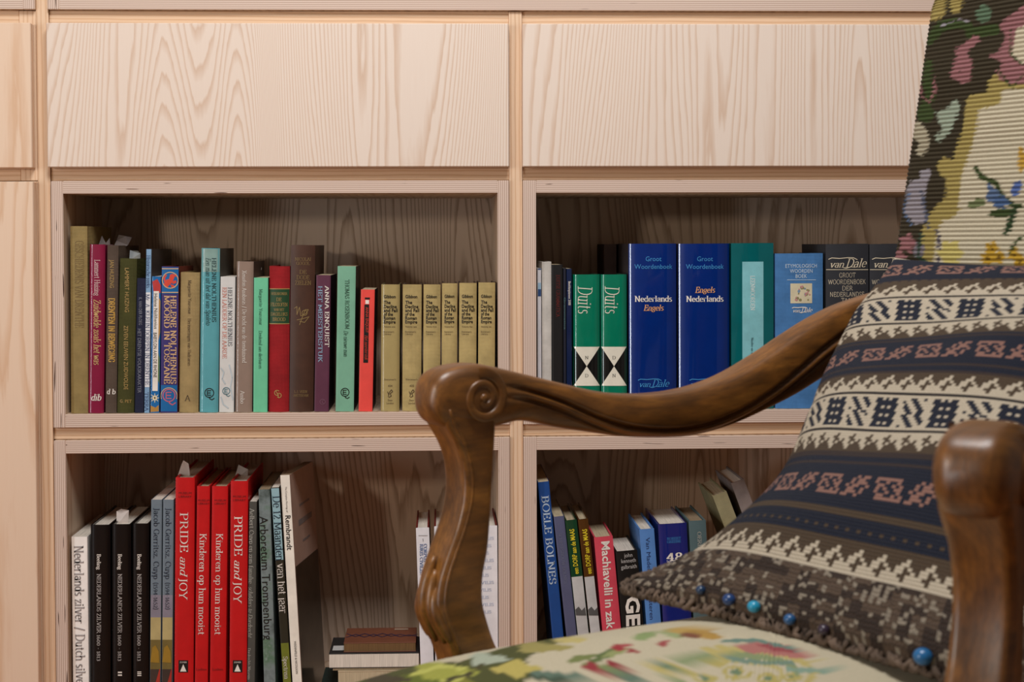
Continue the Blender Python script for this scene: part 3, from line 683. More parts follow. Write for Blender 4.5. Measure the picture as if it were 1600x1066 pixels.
for m, n in ((flat('picture_rose', (190, 136, 136)), 9), (flat('picture_olive', (132, 126, 88)), 9), (flat('picture_blue', (120, 142, 164)), 4)):
    ls = []
    for i in range(n):
        cx, cy = rr.uniform(1239, 1265), rr.uniform(447, 470); r_ = rr.uniform(1.2, 3.4)
        ls.append([(cx+r_*rr.uniform(.5, 1.2)*math.cos(k*math.pi/4), cy+r_*rr.uniform(.5, 1.2)*math.sin(k*math.pi/4)) for k in range(8)])
    b.polys(ls, m, 'picture_print', .0006+.0002*n/9)
swash(b, 1237, 1269, 484.5, WHT, 7)
SIL = flat('silver_gilt_ink', (206, 194, 170), .4)
BK = flat('black_buckram', (40, 42, 48), .55, 0, .05)
for i, (x0, x1) in enumerate(((1290.6, 1358, ), (1359.2, 1426))):
    b = Book('large black dictionary with silver lettering, '+('complete title visible' if i == 0 else 'half hidden behind the armchair back'), (x0, x1, 381.2, x0+.6, x1+.6, 637), UB, BK, depth=.17, bulge=.05, group='pair of black dictionaries')
    xm = (x0+x1)/2-.4
    swash(b, xm-30, xm+30, 411, SIL, 13.5); b.line([(x0+1, 421.5), (x1-1, 421.5)], 1.0, SIL)
    for t, y, wd in (('GROOT', 430, 26), ('WOORDENBOEK', 440.5, 60), ('DER', 450.5, 17), ('NEDERLANDSE', 460, 55), ('TAAL', 469.5, 19)): b.htext(t, xm, y, wd, 7.2, SIL, 'thin', .012)

# ------------------------------------------------------------------ lower left shelf
b = Book('white art book with large grey title on the lower left shelf', (111, 136.8, 839, 114.2, 138.6, 1060), LB, paper('white_cover', (244, 240, 236)), 'soft', depth=.21, pages=PG_W)
GRY = flat('grey_ink', (128, 122, 122))
b.vtext('Nederlands zilver / Dutch silver', 123, 853, 1075, 14, flat('soft_grey_ink', (160, 153, 152)), x2=126.5, bold=.03)
SB = flat('black_satin_jacket', (7, 6, 8), .4, .3, .03, 0.0, .2)
for i, (x0, x1, y) in enumerate(((140.6, 172.6, 820.5), (174, 205, 819.5), (206.4, 233.2, 818.5))):
    b = Book('black jacketed volume with white lettering, '+('leftmost of three, beside the white art book' if i == 0 else 'middle of three black volumes' if i == 1 else 'rightmost of three, beside the landscape-spined books'), (x0, x1, y, x0+1.2, x1-.4, 1060), LB, SB, depth=.19, bulge=.1, pages=PG_W, group='three black volumes')
    xm = (x0+x1)/2-2
    b.vtext('Beeling', xm, 866, 890, 6, WHT, bold=.03, name='author_lettering'); b.vtext('NEDERLANDS ZILVER 1600 - 1813', xm, 897, 1033, 6.2, flat('soft_white_ink', (190, 186, 184)))
    if i: b.vtext('II' if i == 1 else 'III', xm, 1049, 1057, 6, WHT, bold=.05, name='volume_lettering')
for i, (x0, x1) in enumerate(((236, 253.4), (254.6, 271.6))):
    b = Book('slim art book with grey sky and sunlit landscape spine, '+('left one beside the black volumes' if i == 0 else 'right one beside the red book'), (x0, x1, 781, x0-2, x1-2.2, 1060), LB, paper('storm_sky_cover', (108, 122, 134)), 'soft', depth=.2, pages=PG_W, group='two landscape-spined books')
    b.patch(930, 965, flat('lilac_sky_print', (132, 126, 140))); b.patch(965, 1000, flat('yellow_sky_print', (176, 160, 110))); b.patch(1000, 1046, flat('olive_land_print', (112, 96, 48)))
    b.polys([[(x0-1, 1035), (x0+2, 1012), (x0+7, 1008), (x0+12, 1018), (x0+13, 1036)]], flat('autumn_tree_print', (150, 116, 34)), off=.0005)
    b.patch(1046, 1075, flat('dark_ground_print', (60, 46, 40))); b.poly([(x0+5, 1075), (x0+13, 1046), (x1-3, 1046), (x1-4, 1075)], flat('red_cloak_print', (168, 46, 34)), off=.0005)
    b.vtext('Jacob Gerritsz. Cuyp', x0+8.8, 793, 905, 8.5, flat('midnight_ink', (28, 40, 62)), x2=x0+8); b.vtext('(1594-1652)', x0+7.6, 910, 953, 7, flat('midnight_ink', (28, 40, 62)), name='date_lettering')
RED = flat('bright_red_cloth', (192, 20, 24), .5, .1, .04, 0.0, .25); MAR = flat('maroon_ink', (110, 18, 20))
def prj(x0, x1, y, lab):
    b = Book(lab, (x0, x1, y, x0-1.8, x1-2.4, 1060), LB, RED, depth=.215, bulge=.05, pages=PG_W, group='red museum books')
    xm = (x0+x1)/2
    b.htext('MUSEUM', xm, y+24, 20, 3.4, MAR, 'sans', name='publisher_mark'); b.htext('LIBRARY', xm, y+29.5, 20, 3.4, MAR, 'sans', name='publisher_mark')
    b.vtext('PRIDE', xm-1.5, y+55, y+117, 12, WHT, bold=.0); b.vtext('and', xm-2.2, y+123, y+152, 11, WHT, shear=.25); b.vtext('JOY', xm-2.8, y+156, y+190, 12, WHT)
    xb = xm-2.8
    b.patch(1032, 1051, INK, xb-7.5, xb+7.5, 'publisher_mark'); b.poly([(xb, 1038), (xb+5, 1049.5), (xb-5, 1049.5)], WHT, 'publisher_mark', .0006)
    b.htext('ZOMER', xb, 1035, 11, 2.4, WHT, 'sans', name='publisher_mark')
    return b
prj(273.9, 304.6, 746.5, 'tall bright red book with white capitals, left one with a paper slip')
for i, (x0, x1) in enumerate(((307.6, 328.4), (331, 356.4))):
    b = Book('red book with white lower-case title, '+('narrower left one of two' if i == 0 else 'wider right one of two'), (x0, x1, 760, x0-3.4, x1-3.6, 1060), LB, RED, depth=.215, bulge=.04, pages=PG_C, group='red museum books')
    xm = (x0+x1)/2
    b.htext('MUSEUM', xm+.4, 782, 18, 3.2, MAR, 'sans', name='publisher_mark'); b.htext('LIBRARY', xm+.4, 787, 18, 3.2, MAR, 'sans', name='publisher_mark')
    b.vtext('Kinderen op hun mooist', xm-.5, 834, 992, 10, WHT, x2=xm-3); b.htext('Ludion', xm-3.5, 1046, 16, 4, MAR, 'sans', name='publisher_mark')
prj(360, 388, 752, 'tall bright red book with white capitals, right one beside the grey book')
b = Book('thin dark grey book with pale lettering right of the red books', (389.8, 401.4, 784, 386.0, 398.8, 1060), LB, paper('dark_grey_cover', (74, 74, 70)), 'soft', depth=.2, pages=PG_W)
PAL = flat('pale_grey_ink', (176, 176, 168))
b.vtext('Aelbert Cuyp en zijn familie', 394, 795, 912, 7, PAL, x2=392); b.vtext('schilders te Dordrecht', 392, 917, 996, 6.5, PAL, x2=390.6, shear=.25); b.vtext('Dordrechts Museum', 389.5, 1013, 1062, 4.5, PAL, name='publisher_mark')
MISTY = NT('misty_arboretum_cover'); c_ = MISTY.coords()
MISTY.l(MISTY.ramp(MISTY.noise(c_, 22, 4, .6), [(.3, lin((60, 74, 70))), (.48, lin((120, 134, 136))), (.6, lin((86, 118, 96))), (.75, lin((180, 190, 196)))]), MISTY.b.inputs['Base Color'])
MISTY.b.inputs['Roughness'].default_value = .4
b = Book('leaning book with misty green-grey photograph spine and black title', (403.4, 422.4, 765, 412.6, 430.4, 1066), LB, MISTY.m, 'soft', depth=.2, pages=PG_G)
b.vtext('Arboretum Trompenburg', 412, 807, 1000, 13, INK, 'sans', x2=419.5)
b = Book('leaning almanac with pale blue upper and dark lower spine', (423.6, 435.8, 762, 441.2, 456, 1066), LB, paper('dark_forest_cover', (40, 38, 26)), 'soft', depth=.2, pages=PG_W)
b.patch(763, 875, paper('ice_blue_print', (146, 182, 192)), off=.0002); b.patch(1005, 1075, flat('lime_print', (110, 118, 36)), off=.0002)
b.vtext('De 12 Maanden', 432.5, 775, 876, 13, flat('navy_title_ink', (24, 44, 64)), x2=438); b.vtext('van het jaar', 439, 881, 958, 13, WHT, x2=443.5)
b.vtext('Spectrum', 446, 1026, 1061, 7, WHT, x2=448, name='publisher_mark')
b = Book('leaning white book with black title and pale front cover showing', (436.8, 452.4, 743, 456.6, 471.8, 1066), LB, paper('ivory_cover', (236, 230, 218)), 'soft', depth=.16, pages=PG_G, board_mat=paper('blush_cover', (176, 150, 136)), bulge=.02, yaw=-.15)
b.vtext('The Complete Paintings of', 446.5, 761, 801, 2.6, INK, 'sans', x2=448.5); b.vtext('Rembrandt', 449.5, 806, 860, 8.5, INK, 'sans', x2=452.5, bold=.01)
b.vtext('WEIDENFELD & NICOLSON', 461, 1002, 1053, 3.4, INK, 'sans', x2=464, name='publisher_mark')
# front cover print of the leaning white book
def cover_print(b, items):
    for (d0, d1, v0, v1), m, nm in items:
        x = b.w/2+.0003
        mesh(nm, [(x, d0, v0), (x, d1, v0), (x, d1, v1), (x, d0, v1)], [(0, 1, 2, 3)], m, b.e)
cover_print(b, [((.004, .158, .004, b.h*.60), flat('dark_cover_picture', (40, 34, 26), .3, .3, .4), 'cover_picture'), ((.05, .12, b.h*.84, b.h*.85), GRY, 'cover_lettering'), ((.04, .13, b.h*.76, b.h*.785), GRY, 'cover_lettering'), ((.06, .11, b.h*.68, b.h*.69), GRY, 'cover_lettering')])

def lying(label, p, w_, d_, h_, z, rot, cov, pages, ov=0.002, thick=.0012):
    """book lying flat: fore-edge toward the room; p = x of its front left corner, y of the front"""
    e = empty('flat_book', (p[0], p[1], z), label, 'book', 'books lying in a stack', (0, 0, rot))
    def bx(n, x0, x1, y0, y1, z0, z1, m):
        bm = bmesh.new(); bmesh.ops.create_cube(bm, size=1)
        for v in bm.verts: v.co = Vector(((v.co.x+.5)*(x1-x0)+x0, (v.co.y+.5)*(y1-y0)+y0, (v.co.z+.5)*(z1-z0)+z0))
        bmesh.ops.bevel(bm, geom=bm.edges[:], offset=min(.0005, thick*.3), segments=1, affect='EDGES')
        me = bpy.data.meshes.new(n); bm.to_mesh(me); bm.free(); me.materials.append(m); return link(bpy.data.objects.new(n, me), e)
    bx('cover', 0, w_, 0, d_, 0, thick, cov); bx('cover', 0, w_, 0, d_, h_-thick, h_, cov); bx('spine', 0, w_, d_-thick, d_, thick, h_-thick, cov)
    bx('page_block', ov, w_-ov, ov, d_-thick, thick, h_-thick, pages)
    return e
XA = pix(514, 1030, .012).x
z = LB+.0003
e = lying('bottom cream-paged book with dark green cover in the flat stack', (pix(500, 1066, .006).x, .006), .150, .12, .030, z, 0, flat('dark_green_cover', (34, 46, 42)), PG_W); z += .0303
e = lying('cream-edged book, second from bottom of the flat stack', (pix(528, 1066, .010).x, .010), .122, .11, .0235, z, 0, flat('buff_cover', (190, 170, 140)), PG_C, .0005); z += .0238
z1_ = pix(600, 1044, .012).z; z0_ = z
lying('thick buff book in the middle of the flat stack', (pix(520, 1066, .014).x, .014), .128, .11, max(.006, z1_-z0_-.0004), z, 0, flat('buff_cover', (190, 170, 140)), PG_C, .0006); z = z1_
zt = pix(600, 1020.5, .012).z
e = lying('white-edged book with black and white striped cover under the brown book', (XA, .012), .142, .105, zt-z-.0003, z, 0, flat('black_white_cover', (40, 38, 38)), PG_W, .0004)
mesh('cover_stripe', [(.004, .020, zt-z-.0001), (.028, .020, zt-z-.0001), (.028, .050, zt-z-.0001), (.004, .050, zt-z-.0001)], [(0, 1, 2, 3)], flat('stripe_white', (200, 198, 196)), e)
z = zt; zt2 = pix(600, 1004, .018).z
e = lying('reddish brown book with zigzag cover on top of the flat stack', (pix(537, 1012, .018).x, .018), .114, .098, zt2-z-.0003, z, 0, flat('rust_cover', (118, 70, 50)), page_mat('brown_pages', (120, 92, 62)), .0004)
hz = zt2-z-.0001
zig = [ribbon([(x*.0143+.002, .035+dy+(.02 if (x+k) % 2 else 0)*(1 if x < 6 else .6)) for x in range(9)], .0012, .0012) for k, dy in ((0, 0), (1, .004))]
vs, fs = [], []
for rb_ in zig:
    for p in rb_:
        fs.append(tuple(range(len(vs), len(vs)+4))); vs += [(x, y, hz+.0002) for x, y in p]
mesh('cover_zigzag', vs, fs, flat('indigo_ink', (46, 42, 74)), e)
mesh('cover_label', [(.078, .082, hz+.0002), (.100, .082, hz+.0002), (.100, .090, hz+.0002), (.078, .090, hz+.0002)], [(0, 1, 2, 3)], flat('pale_sticker', (170, 150, 130)), e)
WJ = paper('white_law_jacket', (226, 226, 232)); DR = flat('dark_red_board', (104, 24, 22)); BI = flat('royal_blue_ink', (60, 96, 150))
b = Book('narrow white law book with blue lettering beside the flat stack', (649, 671.2, 825, 657.6, 677.6, 1040), LB, WJ, depth=.17, bulge=.02, pages=PG_W, board_mat=DR)
b.vtext('CORPUS', 664.5, 850, 878, 5, BI, bold=.03); b.vtext('IURIS CIVILIS', 658.5, 850, 896, 5, BI, bold=.03); b.vtext('INSTITUTIONES', 664, 905, 968, 5, BI, x2=666, bold=.03)
b.htext('1', 661, 843.5, 2, 5, INK, name='volume_lettering'); b.lines([[(654, 837), (668, 837)], [(656, 898), (671, 898)]], .7, GRY)
b = Book('wide white law book with blue lines behind the armchair arm', (678, 777.4, 822.5, 680, 778.6, 1040), LB, WJ, depth=.17, bulge=.02, pages=PG_W, board_mat=DR)
for i in range(11):
    b.htext('CORPUS IURIS CIVILIS', 728, 842+i*11.5, 88-(i % 3)*8, 4.6, flat('faded_blue_ink', (150, 166, 196)))

# ------------------------------------------------------------------ lower right shelf
b = Book('tall blue leaning book with pale capitals at the left of lower right shelf', (840.6, 857.6, 753, 862.4, 881.4, 995), LB, paper('cobalt_cover', (22, 70, 138)), 'soft', depth=.2)
b.vtext('BOELE BOLNES', 851.6, 775, 913, 11, flat('ice_ink', (176, 194, 214)), x2=864, bold=.02)
b = Book('leaning slate blue book with faint lettering beside the tall blue one', (864.6, 881.6, 807, 884, 900.8, 986), LB, paper('slate_blue_cover', (84, 88, 118)), 'soft', depth=.17)
b.vtext('SCHEEPSBOUW BOLNES', 875, 833, 912, 5, flat('dim_slate_ink', (120, 124, 150)), x2=884)
PHO = flat('photo_white', (190, 190, 190)); YEL = flat('yellow_ink', (226, 206, 44))
for i, (q, rgb, nm) in enumerate((((882.4, 901.6, 813, 901.4, 919.4, 982), (8, 62, 40), 'green'), ((902.4, 919.2, 811.5, 921.4, 937.6, 982), (78, 48, 18), 'brown'))):
    b = Book(f'leaning {nm} topped book with yellow lettering over a pale photograph', q, LB, gloss(nm+'_jacket', rgb), depth=.16, bulge=.04, pages=PG_C, group='two village history books')
    b.patch(901, 1075, PHO, off=.0002)
    x = q[0]; k = (q[3]-q[0])/(q[5]-q[2])
    b.vtext('een DORP aan de MAAS', x+k*(862-q[2])-k*35+9, 827, 897, 7.5, YEL, 'sans', True, .012, x2=x+k*(862-q[2])+k*35+9)
    xx = lambda y: q[0]+k*(y-q[2])
    b.polys([[(xx(962)+1, 962), (xx(951)+1, 953), (xx(951)+6, 948), (xx(951)+11, 954), (xx(951)+16, 949), (xx(962)+17, 962)]], flat('photo_grey', (84, 84, 84)), 'photograph_print', .0005)
b = Book('pink book with bold white lower-case title', (927, 958.4, 839, 940.8, 969.4, 976), LB, paper('pink_cover', (206, 70, 88)), depth=.13, bulge=.05, pages=PG_C)
b.vtext('Machiavelli in zak', 946, 846, 983, 13, WHT, 'sans', x2=954.5, bold=.02)
b = Book('black book with huge white vertical letters and grey author name', (961.2, 996.4, 861, 971.0, 1005.0, 970), LB, paper('jet_cover', (12, 12, 12)), depth=.13, bulge=.05, pages=PG_W)
for t, y, wd in (('john', 867.5, 13), ('kenneth', 876, 23), ('galbraith', 885.5, 25)): b.htext(t, 981.5+(y-867)*.06, y, wd, 6.5, flat('grey_white_ink', (180, 178, 176)), 'sans', name='author_lettering')
b.vtext('GELD', 988.5, 932, 1024, 21, WHT, 'sans', x2=991, bold=.035)
b = Book('cornflower blue book with dark vertical title beside the black one', (998.4, 1022.4, 827, 1009.4, 1032.6, 968), LB, paper('cornflower_cover', (84, 132, 196)), depth=.15, bulge=.04, pages=PG_W)
b.vtext('Van Madelung tot gisteren', 1012, 840, 968, 6.5, flat('blue_ink', (40, 62, 110)), 'sans', x2=1018.5)
b = Book('thick navy book with white numerals next to the cornflower one', (1028, 1073.6, 818.5, 1036, 1081, 968), LB, gloss('ultramarine_cover', (16, 34, 112)), depth=.16, bulge=.06, pages=PG_W)
b.htext('ROBERT', 1053, 841.5, 22, 3.8, SKY); b.htext('GREENE', 1053, 846.5, 22, 3.8, SKY)
b.htext('48', 1054, 869, 26, 15, WHT, bold=.03); b.htext('WETTEN', 1054.5, 879, 25, 8, WHT)
b = Book('grey-green book with pale vertical letters touching the knitted cushion', (1075.6, 1103.4, 814, 1084, 1111, 968), LB, paper('grey_green_cover', (78, 100, 104)), depth=.15, bulge=.05, pages=PG_G)
b.vtext('OERLE', 1092.5, 831, 862, 6, flat('pale_grey_ink', (176, 176, 168)), x2=1094)
b = Book('leaning khaki book partly hidden behind the knitted cushion', (1112, 1137, 772, 1172, 1197, 930), LB, cloth('khaki_board', (150, 142, 108)), depth=.15, ys=.05, bulge=.03, pages=PG_C)
b = Book('leaning brown book furthest right behind the knitted cushion', (1141, 1164, 752, 1206, 1229, 930), LB, cloth('brown_board', (132, 120, 116)), depth=.15, ys=.06, bulge=.03, pages=PG_W)

# ------------------------------------------------------------------ paper slips in the books
def slip(label, pts, y, mat, curl=.006):
    P = [pix(px, py, y) for px, py in pts]
    z0 = min(p.z for p in P); e0 = Vector((sum(p.x for p in P)/len(P), y, z0))
    V = []; n = len(P)
    for t in (0, .0004):
        for i, p in enumerate(P): V.append((p.x-e0.x, t+curl*math.sin(i*1.9)*(1 if p.z > z0+.004 else .2), p.z-z0))
    Fc = [tuple(range(n))[::-1], tuple(range(n, 2*n))]+[(i, (i+1) % n, n+(i+1) % n, n+i) for i in range(n)]
    o = mesh('paper_slip', V, Fc, mat); o.location = e0
    return tag(o, label, 'paper', 'paper slips in books')
SL = paper('slip_paper', (196, 184, 178)); SLG = flat('grey_slip', (120, 112, 112), .4)
slip('crumpled grey paper slip standing in the crimson book', [(153, 386), (158, 368), (166, 380), (172, 372), (172, 386)], .06, SLG)
slip('folded grey paper slip standing in the taupe book', [(176, 388), (181, 376), (186, 367), (197, 369), (205, 371), (200, 383), (192, 388)], .07, SLG)
slip('grey plastic slip standing in the olive book', [(202, 407), (202, 391), (216, 392), (220, 396), (219, 407)], .05, flat('plastic_slip', (150, 156, 160), .3, .4))
slip('pale paper slip sticking out of the left tall red book', [(276, 749), (282, 728), (287, 719), (295, 724), (298, 746), (297, 749)], .05, SL)
slip('pinkish paper slip curling out of the middle black volume', [(182, 822), (181, 800), (190, 795), (202, 797), (200, 822)], .04, SL)
slip('pale paper slip between the red books and the grey book', [(364, 754), (372, 727), (388, 733), (386, 754)], .09, paper('slip_dim', (150, 138, 130)))
slip('small white paper corner in the taupe jacketed book', [(399, 424), (405, 412), (409, 419), (408, 424)], .12, paper('slip_white', (226, 222, 216)), .001)

# ------------------------------------------------------------------ armchair
CH_O = Vector((0.18405, -1.25, 0.0)); CH_U = Vector((0.52862, -0.84886, 0)); CH_V = Vector((0.84886, 0.52862, 0))
CH_A = math.atan2(CH_U.y, CH_U.x); HW = 0.2945            # half the distance between the arm centres
def ch(u, v, z): return CH_O+CH_U*u+CH_V*v+Vector((0, 0, z))
def chpx(u, v, z): return project(ch(u, v, z))
chair = empty('armchair', CH_O, 'carved walnut armchair with floral tapestry seat and back', 'chair', rot=(0, 0, CH_A))

def walnut():
    k = NT('carved_walnut')
    uv = k.n('ShaderNodeTexCoord').outputs['Object']
    n1 = k.noise(k.mapping(uv, (1, .18, .5)), 60, 4, .6, .4); n2 = k.noise(k.mapping(uv, (1, .06, .3)), 420, 3, .6); n3 = k.noise(uv, 9, 2)
    c = k.ramp(n1, [(.25, lin((76, 45, 13))), (.5, lin((122, 76, 28))), (.75, lin((158, 104, 42)))])
    c = k.mix(k.math('MULTIPLY', k.ramp(n2, [(.35, (0, 0, 0, 1)), (.7, (1, 1, 1, 1))]), .6), c, lin((38, 22, 8)))
    c = k.mix(k.math('MULTIPLY', n3, .30), c, lin((110, 68, 30)))
    k.l(c, k.b.inputs['Base Color']); k.b.inputs['Roughness'].default_value = .42
    k.b.inputs['Coat Weight'].default_value = .25; k.b.inputs['Coat Roughness'].default_value = .25
    k.bump(n2, .18, .0006); return k.m
M_WAL = walnut()

def interp(tab, x, col=1):
    if x <= tab[0][0]: return tab[0][col]
    for i in range(len(tab)-1):
        a, b_ = tab[i], tab[i+1]
        if x <= b_[0]:
            t = (x-a[0])/(b_[0]-a[0])
            p0 = tab[max(i-1, 0)]; p3 = tab[min(i+2, len(tab)-1)]
            d1 = (b_[col]-p0[col])/(b_[0]-p0[0])*(b_[0]-a[0]); d2 = (p3[col]-a[col])/(p3[0]-a[0])*(b_[0]-a[0])
            h00 = 2*t**3-3*t*t+1; h10 = t**3-2*t*t+t; h01 = -2*t**3+3*t*t; h11 = t**3-t*t
            return h00*a[col]+h10*d1+h01*b_[col]+h11*d2
    return tab[-1][col]

# v, underside z, top z, half width, groove height (share of the section, from the top)
ARM = [(-.053, .652, .664, .012, .5), (-.050, .644, .674, .018, .5), (-.044, .637, .681, .0225, .5), (-.034, .632, .6860, .0245, .45), (-.018, .630, .6890, .0255, .4), (.000, .629, .6894, .0255, .35), (.018, .629, .6860, .025, .30),
       (.05, .6325, .6783, .0245, .34), (.093, .6235, .6676, .024, .42), (.136, .6155, .6573, .0235, .62), (.173, .609, .6515, .023, .74), (.22, .6043, .6489, .023, .80), (.268, .603, .6522, .023, .78),
       (.317, .610, .6629, .023, .74), (.369, .6237, .6835, .0225, .66), (.412, .637, .7037, .022, .55), (.45, .652, .7199, .0215, .46), (.489, .668, .7328, .021, .40), (.53, .684, .742, .020, .38), (.56, .695, .748, .018, .38)]
def arm_mesh():
    V = []; Fc = []
    vs = [ARM[0][0], -.0515]+[-.05+.002*i for i in range(8)]+[-.034+.008*i for i in range(75)]
    vs = [v for v in vs if v <= .558]+[.56]
    NS = 128
    for v in vs:
        zb, zt, hw, g = (interp(ARM, v, c) for c in (1, 2, 3, 4))
        gd = min(1.0, max(0.0, (v-.022)/.04))            # the moulding starts behind the scroll
        H = (zt-zb)
        prof = []
        for i in range(NS//2+1):
            t = i/(NS//2)                                # 0 top .. 1 underside, inner side
            ang = math.pi*t
            z = .5*(1-math.cos(ang))                     # share from the top
            x = abs(math.sin(ang))**.40
            lowtaper = 1-.22*gd*max(0, z-g)/(1-g)
            d = z-g
            groove = math.exp(-(d/.045)**2)*.34+math.exp(-((d-.20)/.04)**2)*.20-math.exp(-((d-.10)/.05)**2)*.04+.08*max(0, min(1, d/.2))
            x = x*lowtaper*(1-gd*groove)
            prof.append((x*hw, zt-z*H))
        ring = prof+[(-x, z) for x, z in prof[-2:0:-1]]
        V += [(x, v, z) for x, z in ring]
    R = len(ring)
    for j in range(len(vs)-1):
        for i in range(R): Fc.append((j*R+i, j*R+(i+1) % R, (j+1)*R+(i+1) % R, (j+1)*R+i))
    Fc.append(tuple(range(R))[::-1]); Fc.append(tuple(range((len(vs)-1)*R, len(vs)*R)))
    return V, Fc
# z, front v, back v, half thickness
POST = [(.385, -.030, .030, .020), (.410, -.030, .024, .021), (.428, -.036, .0147, .022), (.447, -.044, .0076, .0225), (.4656, -.050, .0025, .0225), (.49, -.047, .0034, .021), (.516, -.037, .009, .0205), (.541, -.026, .0115, .0200),
        (.5676, -.019, .0135, .0198), (.594, -.020, .0155, .0200), (.615, -.027, .0168, .021), (.636, -.040, .0178, .0225), (.652, -.046, .018, .0235), (.668, -.044, .016, .0225)]
def post_mesh():
    V = []; Fc = []; n = 36; zs = [.385+.0045*i for i in range(63)]
    for z in zs:
        a, b_, h = (interp(POST, z, c) for c in (1, 2, 3))
        cv, rv = (a+b_)/2, (b_-a)/2
        for i in range(n):
            t = 2*math.pi*i/n; cx, sy = math.cos(t), math.sin(t)
            e_ = 2/5.5
            x = h*math.copysign(abs(cx)**e_, cx); y = rv*math.copysign(abs(sy)**e_, sy)
            # raised rib down each front corner, shallow hollow between
            if sy < -.2: y += rv*.10*math.exp(-(cx/.35)**2)
            V.append((x, cv+y, z))
    for j in range(len(zs)-1):
        for i in range(n): Fc.append((j*n+i, j*n+(i+1) % n, (j+1)*n+(i+1) % n, (j+1)*n+i))
    Fc.append(tuple(range(n))[::-1]); Fc.append(tuple(range((len(zs)-1)*n, len(zs)*n)))
    return V, Fc
def tube(pts, rad, n=8):
    V = []; Fc = []; P = [Vector(p) for p in pts]
    for i, p in enumerate(P):
        d = (P[min(i+1, len(P)-1)]-P[max(i-1, 0)]).normalized()
        a = d.cross(Vector((0, 0, 1)) if abs(d.z) < .9 else Vector((1, 0, 0))).normalized(); b_ = d.cross(a)
        r = rad[i] if isinstance(rad, (list, tuple)) else rad
        for k in range(n):
            t = 2*math.pi*k/n; V.append(p+a*r*math.cos(t)+b_*r*math.sin(t))
    for i in range(len(P)-1):
        for k in range(n): Fc.append((i*n+k, i*n+(k+1) % n, (i+1)*n+(k+1) % n, (i+1)*n+k))
    Fc.append(tuple(range(n))[::-1]); Fc.append(tuple(range((len(P)-1)*n, len(P)*n)))
    return V, Fc
def flare(x, v):                               # the near arm turns outward toward its front
    f0 = math.radians(22); n = 24
    pu, pv, f = 0.0, 0.0, f0
    if v <= .03: pu, pv = -math.sin(f0)*v, math.cos(f0)*v
    else:
        pu, pv = -math.sin(f0)*.03, math.cos(f0)*.03
        for i in range(n):
            q = .03+(v-.03)*(i+.5)/n; f = f0*max(0.0, 1-(q-.03)/.15); pu -= math.sin(f)*(v-.03)/n; pv += math.cos(f)*(v-.03)/n
        f = f0*max(0.0, 1-(v-.03)/.15)
    return pu+x*math.cos(f), pv+x*math.sin(f)
def shift(VF, du, flip):
    V, Fc = VF
    if flip:
        cache = {}
        V = [(-x, y, z) for x, y, z in V]
        V = [(*flare(x, y), z) for x, y, z in V]
    V = [(x+du, y, z) for x, y, z in V]
    return V, ([tuple(f[::-1]) for f in Fc] if flip else Fc)
am, pm = arm_mesh(), post_mesh()
for side in (-1, 1):
    fl_ = side > 0
    HW = 0.2945 if side < 0 else 0.3060
    def fl3(p_, s0=side, h0=HW):
        if s0 < 0: return p_
        x_, v_ = flare(p_[0]-h0, p_[1]); return (x_+h0, v_, p_[2])
    a = mesh('arm', *shift(am, side*HW, fl_), M_WAL, chair, True)
    p = mesh('arm_post', *shift(pm, side*HW, fl_), M_WAL, chair, True)
    # carved volute on both faces of the arm end
    for face in (-1, 1):
        V, Fc = [], []; NP, NQ = 90, 7
        for i in range(NP):
            t = i/(NP-1); ang = math.radians(78+t*600); r_ = .0192*(1-t)**.8+.0042; wd_ = .0050*(1-.4*t); hh = .0022*(1-.2*t)*min(1, t*8+.1)
            for q in range(NQ):
                th_ = math.pi*q/(NQ-1); rr_ = r_+wd_*math.cos(th_)
                V.append((side*HW+face*(.0249+hh*math.sin(th_)**.6), -.001-rr_*math.cos(ang), .6585+rr_*math.sin(ang)))
        for i in range(NP-1):
            for q in range(NQ-1): Fc.append((i*NQ+q, i*NQ+q+1, (i+1)*NQ+q+1, (i+1)*NQ+q))
        mesh('scroll_carving', [fl3(p_) for p_ in V], Fc, M_WAL, a, True)
        ev = [(side*HW+face*.0250, -.003, .659)]
        n = 16; V = [(side*HW+face*.0275, -.001, .6585)]; Fc = []
        for rr_, xo in ((.0025, .0273), (.0038, .0262), (.0045, .0235)):
            V += [(side*HW+face*xo, -.001+rr_*math.cos(2*math.pi*i/n), .6585+rr_*math.sin(2*math.pi*i/n)) for i in range(n)]
        for i in range(n):
            Fc.append((0, 1+i, 1+(i+1) % n))
            for q in range(2): Fc.append((1+q*n+i, 1+(q+1)*n+i, 1+(q+1)*n+(i+1) % n, 1+q*n+(i+1) % n))
        mesh('scroll_eye', [fl3(p_) for p_ in V], Fc, M_WAL, a, True)
    # acanthus leaf carved on the lower front of the post
    for k, (z0, ln, off) in enumerate(((.512, .080, 0), (.500, .068, -.010), (.500, .068, .010), (.486, .052, -.0165), (.486, .052, .0165))):
        pts, rad = [], []
        for i in range(13):
            t = i/12; z = z0-ln*t
            fv = interp(POST, z, 1)
            pts.append((side*HW+off*(.55+.6*t), fv-.0015+.004*abs(off)/.016, z)); rad.append(.0012+.0052*math.sin(math.pi*min(1, t*.93+.03))**.8)
        mesh('leaf_carving', *tube([fl3(p_) for p_ in pts], rad), M_WAL, p, True)
    # moulded bead down the inner and outer edges of the post
    for face in (-1, 1):
        pts = []
        for i in range(40):
            z = .425+.225*i/39
            h = interp(POST, z, 3); fv = interp(POST, z, 1)
            pts.append((side*HW+face*h*.93, fv+.0085, z))
        mesh('edge_bead', *tube([fl3(p_) for p_ in pts], .0020), M_WAL, p, True)

